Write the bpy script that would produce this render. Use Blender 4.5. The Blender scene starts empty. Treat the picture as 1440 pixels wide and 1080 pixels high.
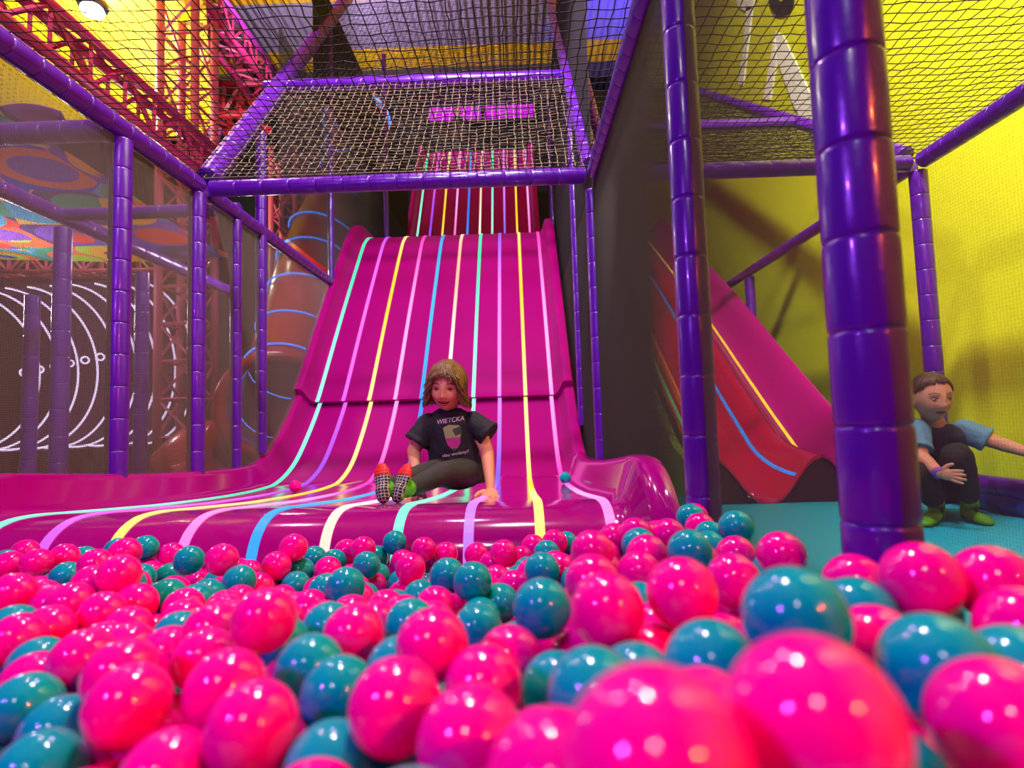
import bpy, bmesh, math, random
import numpy as np
from mathutils import Vector, Matrix
from mathutils.bvhtree import BVHTree
random.seed(7); rng = np.random.default_rng(7)
SC = bpy.context.scene
COL = SC.collection
PI = math.pi
# ------------------------------------------------------------------ camera frame (pixel -> world helpers used to measure the place)
F = 775.0; CAM = Vector((0, 0, .56))
_p, _r, _y = math.radians(3.75), math.radians(1.75), math.radians(.75)
FW = Vector((-math.sin(_y)*math.cos(_p), math.cos(_y)*math.cos(_p), math.sin(_p)))
_rt = Vector((math.cos(_y), math.sin(_y), 0)); _up = _rt.cross(FW)
RT = _rt*math.cos(_r) - _up*math.sin(_r); UP = _up*math.cos(_r) + _rt*math.sin(_r)
def ray(px, py): return RT*((px-720)/F) + UP*((540-py)/F) + FW
def at(px, py, Y): v = ray(px, py); return CAM + v*(Y/v.y)
def atX(px, py, X): v = ray(px, py); return CAM + v*(X/v.x)
def V(*a): return Vector(a)

# ------------------------------------------------------------------ materials
def lin(c):
    return tuple(((x/255)/12.92 if x/255 <= .04045 else ((x/255+.055)/1.055)**2.4) for x in c)
def mat(name, rgb, rough=.5, metal=0, coat=0, spec=.5, emit=None, es=0, bump=None, sss=0, noise=None):
    m = bpy.data.materials.new(name); m.use_nodes = True
    nt = m.node_tree; b = nt.nodes['Principled BSDF']
    c = lin(rgb) + (1,)
    b.inputs['Base Color'].default_value = c
    b.inputs['Roughness'].default_value = rough
    b.inputs['Metallic'].default_value = metal
    b.inputs['Coat Weight'].default_value = coat
    b.inputs['Coat Roughness'].default_value = .06
    b.inputs['Specular IOR Level'].default_value = spec
    if sss:
        b.inputs['Subsurface Weight'].default_value = sss
        b.inputs['Subsurface Radius'].default_value = (.02, .01, .006)
        b.inputs['Subsurface Scale'].default_value = .5
    if emit:
        b.inputs['Emission Color'].default_value = lin(emit) + (1,)
        b.inputs['Emission Strength'].default_value = es
    tc = nt.nodes.new('ShaderNodeTexCoord')
    nz = nt.nodes.new('ShaderNodeTexNoise'); nt.links.new(tc.outputs['Object'], nz.inputs['Vector'])
    if noise:                                  # (scale, strength): real mottling of the surface
        nz.inputs['Scale'].default_value = noise[0]
        mx = nt.nodes.new('ShaderNodeMix'); mx.data_type = 'RGBA'
        mx.inputs[6].default_value = c
        mx.inputs[7].default_value = tuple(x*(1-noise[1]) for x in c[:3]) + (1,)
        nt.links.new(nz.outputs['Fac'], mx.inputs[0]); nt.links.new(mx.outputs[2], b.inputs['Base Color'])
    if bump:
        n2 = nt.nodes.new('ShaderNodeTexNoise'); n2.inputs['Scale'].default_value = bump[0]
        nt.links.new(tc.outputs['Object'], n2.inputs['Vector'])
        bp = nt.nodes.new('ShaderNodeBump'); bp.inputs['Strength'].default_value = bump[1]; bp.inputs['Distance'].default_value = .01
        nt.links.new(n2.outputs['Fac'], bp.inputs['Height']); nt.links.new(bp.outputs['Normal'], b.inputs['Normal'])
    return m
def emis(name, rgb, s):
    return mat(name, tuple(int(x*.6) for x in rgb), .4, emit=rgb, es=s)

M = {}
M['purple'] = mat('purple_vinyl', (88, 12, 158), .28, coat=.3, bump=(40, .08))
M['slide'] = mat('magenta_slide', (172, 0, 124), .12, coat=.3, spec=.4, noise=(2.5, .10), bump=(7, .03))
M['slide_grip'] = mat('magenta_slide_grained', (172, 0, 124), .45, spec=.12, noise=(2.5, .10), bump=(160, .12))
M['red_slide'] = mat('red_slide', (214, 14, 78), .16, coat=.5, noise=(3, .12))
M['mag_slide'] = mat('dark_magenta_slide', (176, 0, 122), .18, coat=.5, noise=(3, .12))
M['maroon'] = mat('maroon_skirt', (60, 6, 36), .5)
M['lime'] = mat('lime_panel', (150, 190, 0), .55)
M['green'] = mat('green_edge', (60, 170, 20), .5)
M['pink_ball'] = mat('pink_ball', (255, 0, 150), .09, coat=.08, spec=.4, noise=(4, .05))
M['teal_ball'] = mat('teal_ball', (0, 172, 172), .09, coat=.08, spec=.4, noise=(4, .05))
M['net_fine'] = mat('fine_net_cord', (112, 96, 94), .7)
M['net_olive'] = mat('dark_net_cord', (38, 34, 30), .75)
M['net_dark'] = mat('black_net_cord', (24, 20, 22), .8)
M['net_lit'] = mat('lit_net_cord', (150, 138, 112), .8)  # dark twine with the light on it put into the cord colour
M['truss'] = mat('pink_truss_paint', (176, 34, 96), .4, noise=(5, .2))
M['truss_dusty'] = mat('dusty_truss_paint', (190, 84, 108), .45, noise=(5, .2))
M['truss_red'] = mat('red_truss_paint', (205, 40, 60), .45, noise=(5, .2))
M['truss_violet'] = mat('violet_truss_paint', (150, 40, 150), .45, noise=(5, .2))
M['mat_teal'] = mat('teal_foam_mat', (0, 178, 214), .55, noise=(60, .12), bump=(200, .1))
M['dark'] = mat('black_paint', (14, 11, 14), .7, noise=(3, .3))
M['pitfloor'] = mat('pit_floor_vinyl', (70, 8, 60), .5, noise=(6, .2))
M['bluepad'] = mat('blue_vinyl', (16, 50, 140), .35)
M['tube'] = mat('red_tube_plastic', (178, 44, 38), .25, coat=.3, noise=(3, .15))
M['white_paint'] = mat('white_wall_lettering', (232, 226, 214), .7, noise=(8, .08))
M['black_paint'] = mat('black_wall_graphic', (18, 16, 20), .6)
M['steel'] = mat('lamp_housing', (60, 60, 64), .4, metal=.6)
M['lilac'] = mat('lilac_banner', (150, 84, 190), .6, noise=(5, .2))

LED = {}
for k, (c, s) in dict(mint=((60, 255, 190), 1.5), lilac=((190, 90, 255), 1.9), yellow=((255, 222, 50), 1.9), pink=((255, 90, 200), 2.0),
                      blue=((0, 150, 255), 1.5), cream=((255, 226, 190), 2.2), violet=((150, 110, 255), 2.0), orange=((255, 140, 20), 1.7),
                      white=((255, 240, 225), 3.2), green=((90, 230, 130), 1.3), ring=((232, 214, 255), 1.7), ringblue=((50, 130, 255), 3.0),
                      magentapanel=((214, 0, 235), .8), red=((255, 40, 60), 1.5), purplepanel=((120, 0, 190), .35)).items():
    LED[k] = emis('led_'+k, c, s)

def led_gradient(name, c0, c1, scale):
    """one strip whose diodes change colour along its length (colour set by where the diode sits)"""
    m = bpy.data.materials.new(name); m.use_nodes = True; nt = m.node_tree; b = nt.nodes['Principled BSDF']
    tc = nt.nodes.new('ShaderNodeTexCoord'); sp = nt.nodes.new('ShaderNodeSeparateXYZ'); nt.links.new(tc.outputs['Object'], sp.inputs[0])
    w = nt.nodes.new('ShaderNodeMath'); w.operation = 'SINE'
    mu = nt.nodes.new('ShaderNodeMath'); mu.operation = 'MULTIPLY'; mu.inputs[1].default_value = scale
    nt.links.new(sp.outputs['Y'], mu.inputs[0]); nt.links.new(mu.outputs[0], w.inputs[0])
    mr = nt.nodes.new('ShaderNodeMapRange'); mr.inputs['From Min'].default_value = -1; nt.links.new(w.outputs[0], mr.inputs['Value'])
    mx = nt.nodes.new('ShaderNodeMix'); mx.data_type = 'RGBA'
    mx.inputs[6].default_value = lin(c0)+(1,); mx.inputs[7].default_value = lin(c1)+(1,)
    nt.links.new(mr.outputs[0], mx.inputs[0]); nt.links.new(mx.outputs[2], b.inputs['Emission Color'])
    b.inputs['Emission Strength'].default_value = 1.25; b.inputs['Base Color'].default_value = (.02, .02, .02, 1)
    return m

# ------------------------------------------------------------------ mesh builder
class MB:
    def __init__(s): s.v = []; s.f = []; s.m = []; s.sm = []
    def add(s, vs, fs, mi=0, smooth=True):
        o = len(s.v); s.v += [tuple(x) for x in vs]
        for f in fs: s.f.append(tuple(i+o for i in f)); s.m.append(mi); s.sm.append(smooth)
    def box(s, c, d, mi=0, R=None):
        c = Vector(c); vs = []
        for x in (-1, 1):
            for y in (-1, 1):
                for z in (-1, 1):
                    q = Vector((x*d[0]/2, y*d[1]/2, z*d[2]/2)); vs.append(c + (R @ q if R else q))
        s.add(vs, [(0, 1, 3, 2), (4, 6, 7, 5), (0, 4, 5, 1), (2, 3, 7, 6), (0, 2, 6, 4), (1, 5, 7, 3)], mi, False)
    def tube(s, pts, r, n=10, mi=0, caps=True, closed=False, rs=None, flat=1.0):
        pts = [Vector(p) for p in pts]; N = len(pts); vs = []
        nrm = None
        for i, p in enumerate(pts):
            if closed: t = pts[(i+1) % N] - pts[i-1]
            else: t = pts[min(i+1, N-1)] - pts[max(i-1, 0)]
            t.normalize()
            if nrm is None:
                nrm = t.orthogonal().normalized()
            else:
                nrm = (nrm - t*nrm.dot(t))
                if nrm.length < 1e-6: nrm = t.orthogonal()
                nrm.normalize()
            b = t.cross(nrm); rr = rs[i] if rs else r
            for k in range(n):
                a = 2*PI*k/n; vs.append(p + (nrm*math.cos(a) + b*math.sin(a)*flat)*rr)
        fs = []
        for i in range(N if closed else N-1):
            j = (i+1) % N
            for k in range(n):
                l = (k+1) % n; fs.append((i*n+k, i*n+l, j*n+l, j*n+k))
        if caps and not closed:
            fs.append(tuple(range(n-1, -1, -1))); fs.append(tuple((N-1)*n+k for k in range(n)))
        s.add(vs, fs, mi, n > 4)
    def bar(s, p, q, w):                      # thin square cord
        p = Vector(p); q = Vector(q); t = (q-p).normalized(); a = t.orthogonal().normalized(); b = t.cross(a); h = w/2
        vs = [e + a*x*h + b*y*h for e in (p, q) for x, y in ((-1, -1), (1, -1), (1, 1), (-1, 1))]
        s.add(vs, [(0, 1, 5, 4), (1, 2, 6, 5), (2, 3, 7, 6), (3, 0, 4, 7)], 0, False)
    def sphere(s, c, r, nu=24, nv=12, mi=0, sc=(1, 1, 1), R=None):
        c = Vector(c); vs = [c + (R @ V(0, 0, r*sc[2]) if R else V(0, 0, r*sc[2]))]
        for i in range(1, nv):
            th = PI*i/nv
            for k in range(nu):
                a = 2*PI*k/nu; q = V(r*sc[0]*math.sin(th)*math.cos(a), r*sc[1]*math.sin(th)*math.sin(a), r*sc[2]*math.cos(th))
                vs.append(c + (R @ q if R else q))
        q = V(0, 0, -r*sc[2]); vs.append(c + (R @ q if R else q))
        fs = []
        for k in range(nu): fs.append((0, 1+k, 1+(k+1) % nu))
        for i in range(nv-2):
            for k in range(nu):
                l = (k+1) % nu; fs.append((1+i*nu+k, 1+(i+1)*nu+k, 1+(i+1)*nu+l, 1+i*nu+l))
        e = len(vs)-1; b = 1+(nv-2)*nu
        for k in range(nu): fs.append((e, b+(k+1) % nu, b+k))
        s.add(vs, fs, mi)
    def frustum(s, p0, r0, p1, r1, n=20):
        s.tube([p0, p1], 0, n, rs=[r0, r1])
    def sweep(s, rings, mi=0, caps=True, smooth=True, closed=True):
        n = len(rings[0]); vs = [p for r in rings for p in r]; fs = []
        for i in range(len(rings)-1):
            for k in range(n if closed else n-1):
                l = (k+1) % n; fs.append((i*n+k, (i+1)*n+k, (i+1)*n+l, i*n+l))
        if caps: fs.append(tuple(range(n))); fs.append(tuple(reversed([(len(rings)-1)*n+k for k in range(n)])))
        s.add(vs, fs, mi, smooth)
def build(name, mb, mats, parent=None, loc=None, sharp=None, fixn=False):
    me = bpy.data.meshes.new(name)
    L = Vector(loc) if loc is not None else (parent.get('_loc') and Vector(parent['_loc']) if parent else None)
    vs = [tuple(Vector(v)-L) for v in mb.v] if L is not None else mb.v
    me.from_pydata(vs, [], mb.f)
    for m in (mats if isinstance(mats, (list, tuple)) else [mats]): me.materials.append(m)
    me.polygons.foreach_set('material_index', mb.m); me.polygons.foreach_set('use_smooth', mb.sm)
    me.update()
    if fixn:
        bm = bmesh.new(); bm.from_mesh(me); bmesh.ops.recalc_face_normals(bm, faces=bm.faces); bm.to_mesh(me); bm.free()
    if sharp: me.set_sharp_from_angle(angle=math.radians(sharp))
    o = bpy.data.objects.new(name, me); COL.objects.link(o)
    if parent: o.parent = parent
    elif loc is not None: o.location = loc
    return o
LOCS = {}
def tag(o, label, cat, group=None, kind=None):
    if label: o['label'] = label
    if cat: o['category'] = cat
    if group: o['group'] = group
    if kind: o['kind'] = kind
    return o
def thing(name, label, cat, loc=(0, 0, 0), group=None):
    o = bpy.data.objects.new(name, None); COL.objects.link(o); o.location = loc; o.empty_display_size = .1
    tag(o, label, cat, group); LOCS[o.name] = Vector(loc); return o
def part(name, mb, mats, parent, label=None, sharp=None, fixn=False):
    root = parent; off = Vector((0, 0, 0))
    p = parent
    while p is not None: off += p.location; p = p.parent
    me_loc = off
    o = build(name, mb, mats, None, None, None, False)
    for v in o.data.vertices: v.co -= me_loc
    if fixn:
        bm = bmesh.new(); bm.from_mesh(o.data); bmesh.ops.recalc_face_normals(bm, faces=bm.faces); bm.to_mesh(o.data); bm.free()
    if sharp: o.data.set_sharp_from_angle(angle=math.radians(sharp))
    o.parent = parent
    if label: o['label'] = label
    return o
def structure(name, mb, mats, fixn=False):
    o = build(name, mb, mats, fixn=fixn); o['kind'] = 'structure'; return o
def catmull(pts, step):
    pts = [np.array(p, float) for p in pts]; P = [2*pts[0]-pts[1]] + pts + [2*pts[-1]-pts[-2]]; out = []
    for i in range(1, len(P)-2):
        a, b, c, d = P[i-1:i+3]; n = max(2, int(np.linalg.norm(c-b)/step)+1)
        for k in range(n):
            t = k/n; out.append(.5*((2*b)+(c-a)*t+(2*a-5*b+4*c-d)*t*t+(3*b-a-3*c+d)*t**3))
    out.append(pts[-1]); return out

# ================================================================== SETTING
XL, XR, X2, YC, ZT = -1.86, .48, 2.39, 3.2, 2.0
mb = MB(); mb.box((.5, 5.5, -.05), (20, 17, .1)); structure('floor', mb, M['dark'])
# black hall walls / ceiling
mb = MB(); mb.box((.5, 13.05, 4.2), (20, .1, 8.6)); structure('wall_back', mb, M['dark'])
mb = MB(); mb.box((-9.55, 5.5, 4.2), (.1, 17, 8.6)); structure('wall_left', mb, M['dark'])
mb = MB(); mb.box((.5, -3.05, 4.2), (20, .1, 8.6)); structure('wall_front', mb, M['dark'])
def wall_yellow_mat():
    m = mat('lime_yellow_wall', (206, 205, 0), .6, noise=(1.3, .06), bump=(60, .03)); return m
mb = MB(); mb.box((2.95, 4.5, 4.2), (.1, 15, 8.6)); structure('wall_right', mb, wall_yellow_mat())
def ceiling_mat():
    m = bpy.data.materials.new('ceiling_sheeting'); m.use_nodes = True; nt = m.node_tree; b = nt.nodes['Principled BSDF']
    b.inputs['Roughness'].default_value = .6
    tc = nt.nodes.new('ShaderNodeTexCoord'); sp = nt.nodes.new('ShaderNodeSeparateXYZ'); nt.links.new(tc.outputs['Object'], sp.inputs[0])
    cr = nt.nodes.new('ShaderNodeValToRGB'); cr.color_ramp.interpolation = 'CONSTANT'
    mr = nt.nodes.new('ShaderNodeMapRange'); mr.inputs['From Min'].default_value = 0; mr.inputs['From Max'].default_value = 14
    nt.links.new(sp.outputs['Y'], mr.inputs['Value']); nt.links.new(mr.outputs[0], cr.inputs[0])
    cols = [(0, (214, 160, 20)), (9.15/14, (140, 126, 158)), (10.4/14, (220, 176, 22)), (11.1/14, (92, 80, 88)), (11.6/14, (30, 26, 30))]
    e = cr.color_ramp.elements; e[0].position = 0; e[0].color = lin(cols[0][1])+(1,); e[1].position = cols[1][0]; e[1].color = lin(cols[1][1])+(1,)
    for p, c in cols[2:]:
        q = e.new(p); q.color = lin(c)+(1,)
    # corrugation
    wv = nt.nodes.new('ShaderNodeTexWave'); wv.inputs['Scale'].default_value = 2.2; wv.bands_direction = 'X'; nt.links.new(tc.outputs['Object'], wv.inputs['Vector'])
    bp = nt.nodes.new('ShaderNodeBump'); bp.inputs['Strength'].default_value = .9; bp.inputs['Distance'].default_value = .05
    nt.links.new(wv.outputs['Fac'], bp.inputs['Height']); nt.links.new(bp.outputs['Normal'], b.inputs['Normal'])
    nt.links.new(cr.outputs[0], b.inputs['Base Color']); return m
mb = MB(); mb.box((.5, 5.5, 8.05), (20, 17, .1)); structure('ceiling', mb, ceiling_mat())
# perforated yellow soffit hanging over the left hall
def perforated():
    m = mat('yellow_perforated', (235, 200, 8), .55)
    nt = m.node_tree; b = nt.nodes['Principled BSDF']; tc = nt.nodes.new('ShaderNodeTexCoord')
    vo = nt.nodes.new('ShaderNodeTexVoronoi'); vo.inputs['Scale'].default_value = 9; vo.inputs['Randomness'].default_value = .1
    nt.links.new(tc.outputs['Object'], vo.inputs['Vector'])
    cr = nt.nodes.new('ShaderNodeValToRGB'); cr.color_ramp.elements[0].position = .16; cr.color_ramp.elements[1].position = .24
    cr.color_ramp.elements[0].color = lin((150, 110, 8))+(1,); cr.color_ramp.elements[1].color = lin((240, 205, 10))+(1,)
    nt.links.new(vo.outputs['Distance'], cr.inputs[0]); nt.links.new(cr.outputs[0], b.inputs['Base Color']); return m
mb = MB(); P_ = [(-9.49, 5), (-3.9, 5), (-3.88, 6.7), (-5.5, 9.8), (-9.49, 9.8)]; mb.add([V(x, y, z) for z in (6.0, 6.1) for x, y in P_], [(4, 3, 2, 1, 0), (5, 6, 7, 8, 9)] + [(i, (i+1) % 5, 5+(i+1) % 5, 5+i) for i in range(5)], 0, False)
o = structure('trim_1', mb, perforated())
# teal foam mat of the right bay, pit floor
mb = MB(); mb.box(((XR+2.89)/2, 4.6, .012), (2.89-XR, 9.4, .024)); tag(build('floor_mat', mb, M['mat_teal']), 'turquoise foam mat covering the floor of the right bay beside the pit', 'floor mat')
mb = MB(); mb.box(((XL-.3+XR)/2, .6, .01), (XR-XL+.26, 3.4, .02)); o = structure('trim_2', mb, M['pitfloor'])

# ================================================================== PADDED FRAME
def pad_path(p, q, r=.048, seg=.14):
    p = Vector(p); q = Vector(q); L = (q-p).length; n = max(1, round(L/seg)); t = (q-p)/n; pts = []; rs = []
    for i in range(n):
        for f, k in ((0, .93), (.02, .985), (.06, 1.0), (.94, 1.0), (.98, .985)):
            pts.append(p + t*(i+f)); rs.append(r*k)
    pts.append(q); rs.append(r*.9); return pts, rs
def pad_post(name, p, q, label, cat, r=.048, seg=.14, group=None, kids=()):
    mb = MB(); pts, rs = pad_path(p, q, r, seg); mb.tube(pts, r, 20, rs=rs)
    base = Vector(p)
    o = build(name, mb, M['purple'], loc=base, sharp=60); tag(o, label, cat, group); return o
gP = 'padded frame posts'; gB = 'padded frame beams'
def post(X, Yv, z1, label, r=.048, z0=.024, seg=.15): return pad_post('padded_post', (X, Yv, z0), (X, Yv, z1), label, 'post', r, seg, gP)
def beam(p, q, label, r=.048, seg=.14): return pad_post('padded_beam', p, q, label, 'beam', r, seg, gB)
def rim(Yv): return float(np.interp(Yv, [1.9, 2.67, 3.6, 4.16, 4.72, 5.33, 6.2, 8.2], [.285, .215, .165, .30, .80, 1.67, 2.68, 2.87])) + .10
post(XR, .76, ZT-.05, 'thick purple padded post nearest the camera, rising out of the balls on the right', .047, seg=.13)
post(XR, 1.49, ZT-.05, 'purple padded post beside the rounded right end of the big slide lip', .045, seg=.155)
post(XR, 3.3, ZT-.05, 'purple padded post under the right front corner of the sloped canopy', .04, rim(3.3))
post(XR, 4.25, ZT+1.0, 'slim purple padded post just behind the right corner post, beside the big slide', .036, rim(4.25)+.02)
post(XR, 6.6, 4.6, 'far slim purple post beside the top hump of the big slide', .036, rim(6.6))
post(XL, 2.52, ZT-.05, 'purple padded post on the left net wall, first from the left of the picture', .048, rim(2.52))
post(XL, YC-.06, ZT-.05, 'purple padded post under the left front corner of the sloped canopy', .048, rim(3.14))
post(XL, 3.58, ZT-.05, 'purple padded post on the left net wall, next behind the left corner post', .036, rim(3.58)+.01)
post(XL, 3.94, ZT+.75, 'tall purple padded post on the left net wall that runs up past the side beam', .038, rim(3.94)+.03)
post(XL, 5.45, 4.7, 'thin purple post rising behind the left rim of the big slide hump', .032, rim(5.45)+.05)
post(XL+.15, 7.2, 5.6, 'farthest thin dark purple post left of the upper slide', .032, rim(7.2))
post(X2, YC, ZT-.05, 'purple padded post in the right corner of the bay, behind the crouching boy')
post(X2, 5.6, ZT-.05, 'shaded purple post far along the yellow wall behind the side slide')
beam((XL, -.2, ZT), (XL, YC-.05, ZT), 'long purple padded beam running from upper left to the left canopy corner', .05, .125)
beam((XL, YC+.05, ZT), (XL, 5.4, ZT), 'purple padded beam running on from the left canopy corner behind the big slide', .045, .1)
beam((XL+.05, YC, ZT), (XR-.05, YC, ZT), 'purple padded crossbeam at the front foot of the sloped canopy', .048, .16)
beam((XR, -.2, ZT), (XR, YC-.05, ZT), 'purple padded beam running toward the camera from the right canopy corner', .045, .1)
beam((XR+.09, YC+.05, ZT), (XR+.09, 8.5, ZT), 'purple beam behind the right canopy corner along the dark net', .04, .15)
beam((XR+.05, YC, ZT), (X2-.05, YC, ZT), 'purple padded crossbeam over the mouth of the side slide', .048, .16)
beam((X2, -.2, ZT), (X2, YC-.05, ZT), 'purple padded beam along the yellow wall at the upper right edge', .05, .1)
beam((X2, YC+.05, ZT), (X2, 9, ZT), 'shaded purple beam going back along the yellow wall above the side slide', .045, .15)
A1, B1 = V(XL, YC, ZT+.03), V(XL, 5.75, 5.12)
A2, B2 = V(XR, YC+.02, ZT+.03), V(XR, 5.75, 5.12)
def lerp(a, b, t): return a + (b-a)*t
beam(lerp(A1, B1, .02), lerp(A1, B1, 1.3), 'lit purple sloping rail on the left side of the canopy', .066, .2)
beam(lerp(A2, B2, .02), lerp(A2, B2, 1.3), 'lit purple sloping rail on the right side of the canopy', .060, .2)
tX = (4.22-YC)/(5.75-YC)
beam(lerp(A1, B1, tX)+V(-.1, 0, .02), lerp(A2, B2, tX)+V(.12, 0, .02), 'purple padded crossbar halfway up the sloped canopy', .046, .2)
beam(lerp(A2, B2, tX)+V(.12, .03, 0), V(XR+.16, 3.55, ZT+.1), 'short purple brace hanging from the right end of the canopy crossbar', .04, .12)
A3, B3 = V(X2, YC, ZT+.03), V(X2, 7.4, 5.1)
beam(lerp(A3, B3, .02), B3, 'purple sloping rail over the side slide beside the yellow wall', .05, .15)
tR = (4.46-YC)/(7.4-YC); zR = lerp(A3, B3, tR).z
beam((XR+.06, 4.46, zR), (X2-.05, 4.46, zR), 'purple crossbar above the side slide, behind the front crossbeam', .045, .16)
beam((XL-.05, 2.52, ZT), (-4.4, 2.52, ZT), 'purple padded beam leaving the left net wall towards the left picture edge', .05, .105)
# rolled pads along the foot of the right net
mb = MB(); pts, rs = pad_path((X2, 3.1, .15), (X2, .4, .15), .055, .16); mb.tube(pts, .055, 16, rs=rs)
t_ = thing('edge_pad', 'purple and blue rolled pad lying on the floor mat behind the boy', 'padding', (X2, 3.1, .024))
part('purple_roll', mb, M['purple'], t_, 'purple roll'); mb = MB(); pts, rs = pad_path((X2, 3.1, .08), (X2, .4, .08), .055, .16); mb.tube(pts, .055, 16, rs=rs)
part('blue_roll', mb, M['bluepad'], t_, 'blue roll')

# ================================================================== NETS
def scrim(name, fn, nu, nv, w, label, m, cat='net'):
    """real woven cords: fn(u,v) -> point, u,v in 0..1"""
    mb = MB()
    for i in range(nu+1):
        mb.bar(fn(i/nu, 0), fn(i/nu, 1), w)
    for j in range(nv+1):
        mb.bar(fn(0, j/nv), fn(1, j/nv), w)
    return tag(build(name, mb, m), label, cat)
def plane(o, du, dv):
    o, du, dv = Vector(o), Vector(du), Vector(dv); return lambda u, v: o + du*u + dv*v
def coarse(name, fn, nu, nv, w, label, m, sag=.0, jit=.006, seed=1):
    """hand-knotted square net: cords run knot to knot, so each mesh hangs a little uneven"""
    R = random.Random(seed); mb = MB(); G = {}
    for i in range(nu+1):
        for j in range(nv+1):
            u, v = i/nu, j/nv; p = Vector(fn(u, v))
            if 0 < i < nu and 0 < j < nv: p += V(R.uniform(-jit, jit), R.uniform(-jit, jit), R.uniform(-jit, jit))
            p.z -= sag*16*u*(1-u)*v*(1-v)
            G[i, j] = p
    for i in range(nu+1):
        for j in range(nv+1):
            if i < nu: mb.bar(G[i, j], G[i+1, j], w)
            if j < nv: mb.bar(G[i, j], G[i, j+1], w)
            mb.sphere(G[i, j], w*.8, 5, 3)
    return tag(build(name, mb, m), label, 'net')
scrim('safety_net', plane((XL, .3, .30), (0, 5.1, 0), (0, 0, ZT-.30)), 850, 270, .00125, 'fine grey mesh net filling the left wall of the ball pit', M['net_fine'])
scrim('safety_net', plane((XR, .25, .03), (0, 8.5, 0), (0, 0, ZT-.03)), 2200, 520, .00066, 'fine dark mesh net wall on the right of the pit, strung through the padded posts', M['net_olive'])
scrim('safety_net', plane((XR, 3.25, ZT), (0, 4.2, 0), (0, 0, 2.6)), 300, 190, .0045, 'black mesh side net rising above the right corner beside the big slide', M['net_dark'])
scrim('safety_net', plane((XL, 4.25, ZT+.1), (0, 5.2, 0), (0, 0, 1.7)), 520, 170, .0020, 'thin black mesh side net left of the big slide, below the dark upper one', M['net_dark'])
scrim('safety_net', plane((XL, 5.0, ZT+1.8), (0, 4.45, 0), (0, 0, 1.2)), 520, 140, .0062, 'black mesh side net rising left of the big slide under the ceiling', M['net_dark'])
coarse('overhead_net', plane((XL, .35, ZT+.035), (XR-XL, 0, 0), (0, YC-.35, 0)), 47, 57, .0034, 'black knotted net stretched flat over the ball pit', M['net_dark'], .03, .005, 3)
coarse('overhead_net', plane((XR, .35, ZT+.035), (X2-XR, 0, 0), (0, YC-.35, 0)), 38, 57, .0034, 'black knotted net stretched flat over the right bay', M['net_dark'], .03, .004, 4)
def slope(u, v): return lerp(lerp(A1, A2, u), lerp(B1, B2, u), v)
coarse('canopy_net', lambda u, v: slope(u, v*tX)+V(0, 0, .04), 46, 31, .0030, 'knotted net coloured as lit on the lower half of the sloped canopy, below its crossbar', M['net_lit'], .05, .005, 5)
coarse('canopy_net', lambda u, v: slope(u, tX+v*(1-tX))+V(0, 0, .04), 46, 44, .0034, 'dark knotted net on the upper half of the sloped canopy, above its crossbar', M['net_dark'], .05, .005, 6)
coarse('canopy_net', lambda u, v: lerp(lerp(V(XR, YC, ZT+.05), A3, u), lerp(V(XR, 7.4, 5.1), B3, u), v), 42, 110, .0036, 'black knotted net sloping up over the side slide', M['net_dark'], .05, .005, 8)

# ================================================================== BIG WAVE SLIDE
profA = [(1.72, .03), (1.685, .10), (1.695, .17), (1.74, .235), (1.82, .272), (1.93, .277), (2.07, .264), (2.35, .236), (2.67, .207), (3.2, .172), (3.62, .160),
         (3.88, .178), (4.16, .285), (4.45, .51), (4.72, .775), (4.92, 1.02)]
profB = [(4.625, .765), (4.73, .885), (5.33, 1.655), (6.0, 2.47), (6.2, 2.665), (6.38, 2.765), (6.6, 2.80), (7.1, 2.82), (8.2, 2.86), (8.75, 3.02), (9.12, 3.36), (9.5, 3.88), (10.2, 4.98), (10.85, 5.98), (11.0, 6.06), (11.6, 6.08)]
def resample(prof, step):
    return catmull(prof, step)
def normals(P):
    N = []
    for i in range(len(P)):
        t = P[min(i+1, len(P)-1)] - P[max(i-1, 0)]; t = t/np.linalg.norm(t); N.append(np.array([-t[1], t[0]]))
    return N
RA = resample(profA, .035); RB = resample(profB, .05)
# walk from the lip upwards: normal must point up/front
def sweep_slide(P, sect, split=None):
    N = normals(P); rings = []
    for p, n in zip(P, N):
        rings.append([V(x, p[0]+n[0]*h, p[1]+n[1]*h) for x, h in sect])
    return rings
def rim_section(x0, x1, th, hr=.15):
    s = [(x0, -th), (x0, hr-.025), (x0+.008, hr-.007), (x0+.025, hr), (x0+.065, hr), (x0+.082, hr-.007), (x0+.092, hr-.03), (x0+.118, .038), (x0+.135, .010), (x0+.165, 0)]
    n = 28
    mid = [(x0+.165 + (x1-x0-.33)*k/n, 0) for k in range(1, n)]
    r = [(x0+x1-x, h) for x, h in reversed(s)]
    return s + mid + r
SX0, SX1 = -1.90, .455
t_big = thing('wave_slide', 'wide glossy magenta slide with coloured light strips running down to the ball pit', 'slide', (-.72, 1.75, .02))
mb = MB(); mb.sweep(sweep_slide(RA, rim_section(SX0, SX1, .03)))
def grain(mb, y0):
    for i, f in enumerate(mb.f):
        if sum(mb.v[j][1] for j in f)/len(f) > y0 and len(f) == 4: mb.m[i] = 1
grain(mb, 3.85); part('runout_section', mb, [M['slide'], M['slide_grip']], t_big, 'shiny low run-out with a rolled front lip', 50, True)
mb = MB(); mb.sweep(sweep_slide(RB, rim_section(SX0+.012, SX1-.012, .02))); grain(mb, 0); part('upper_section', mb, [M['slide'], M['slide_grip']], t_big, 'steep magenta section over the hump', 50, True)
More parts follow.
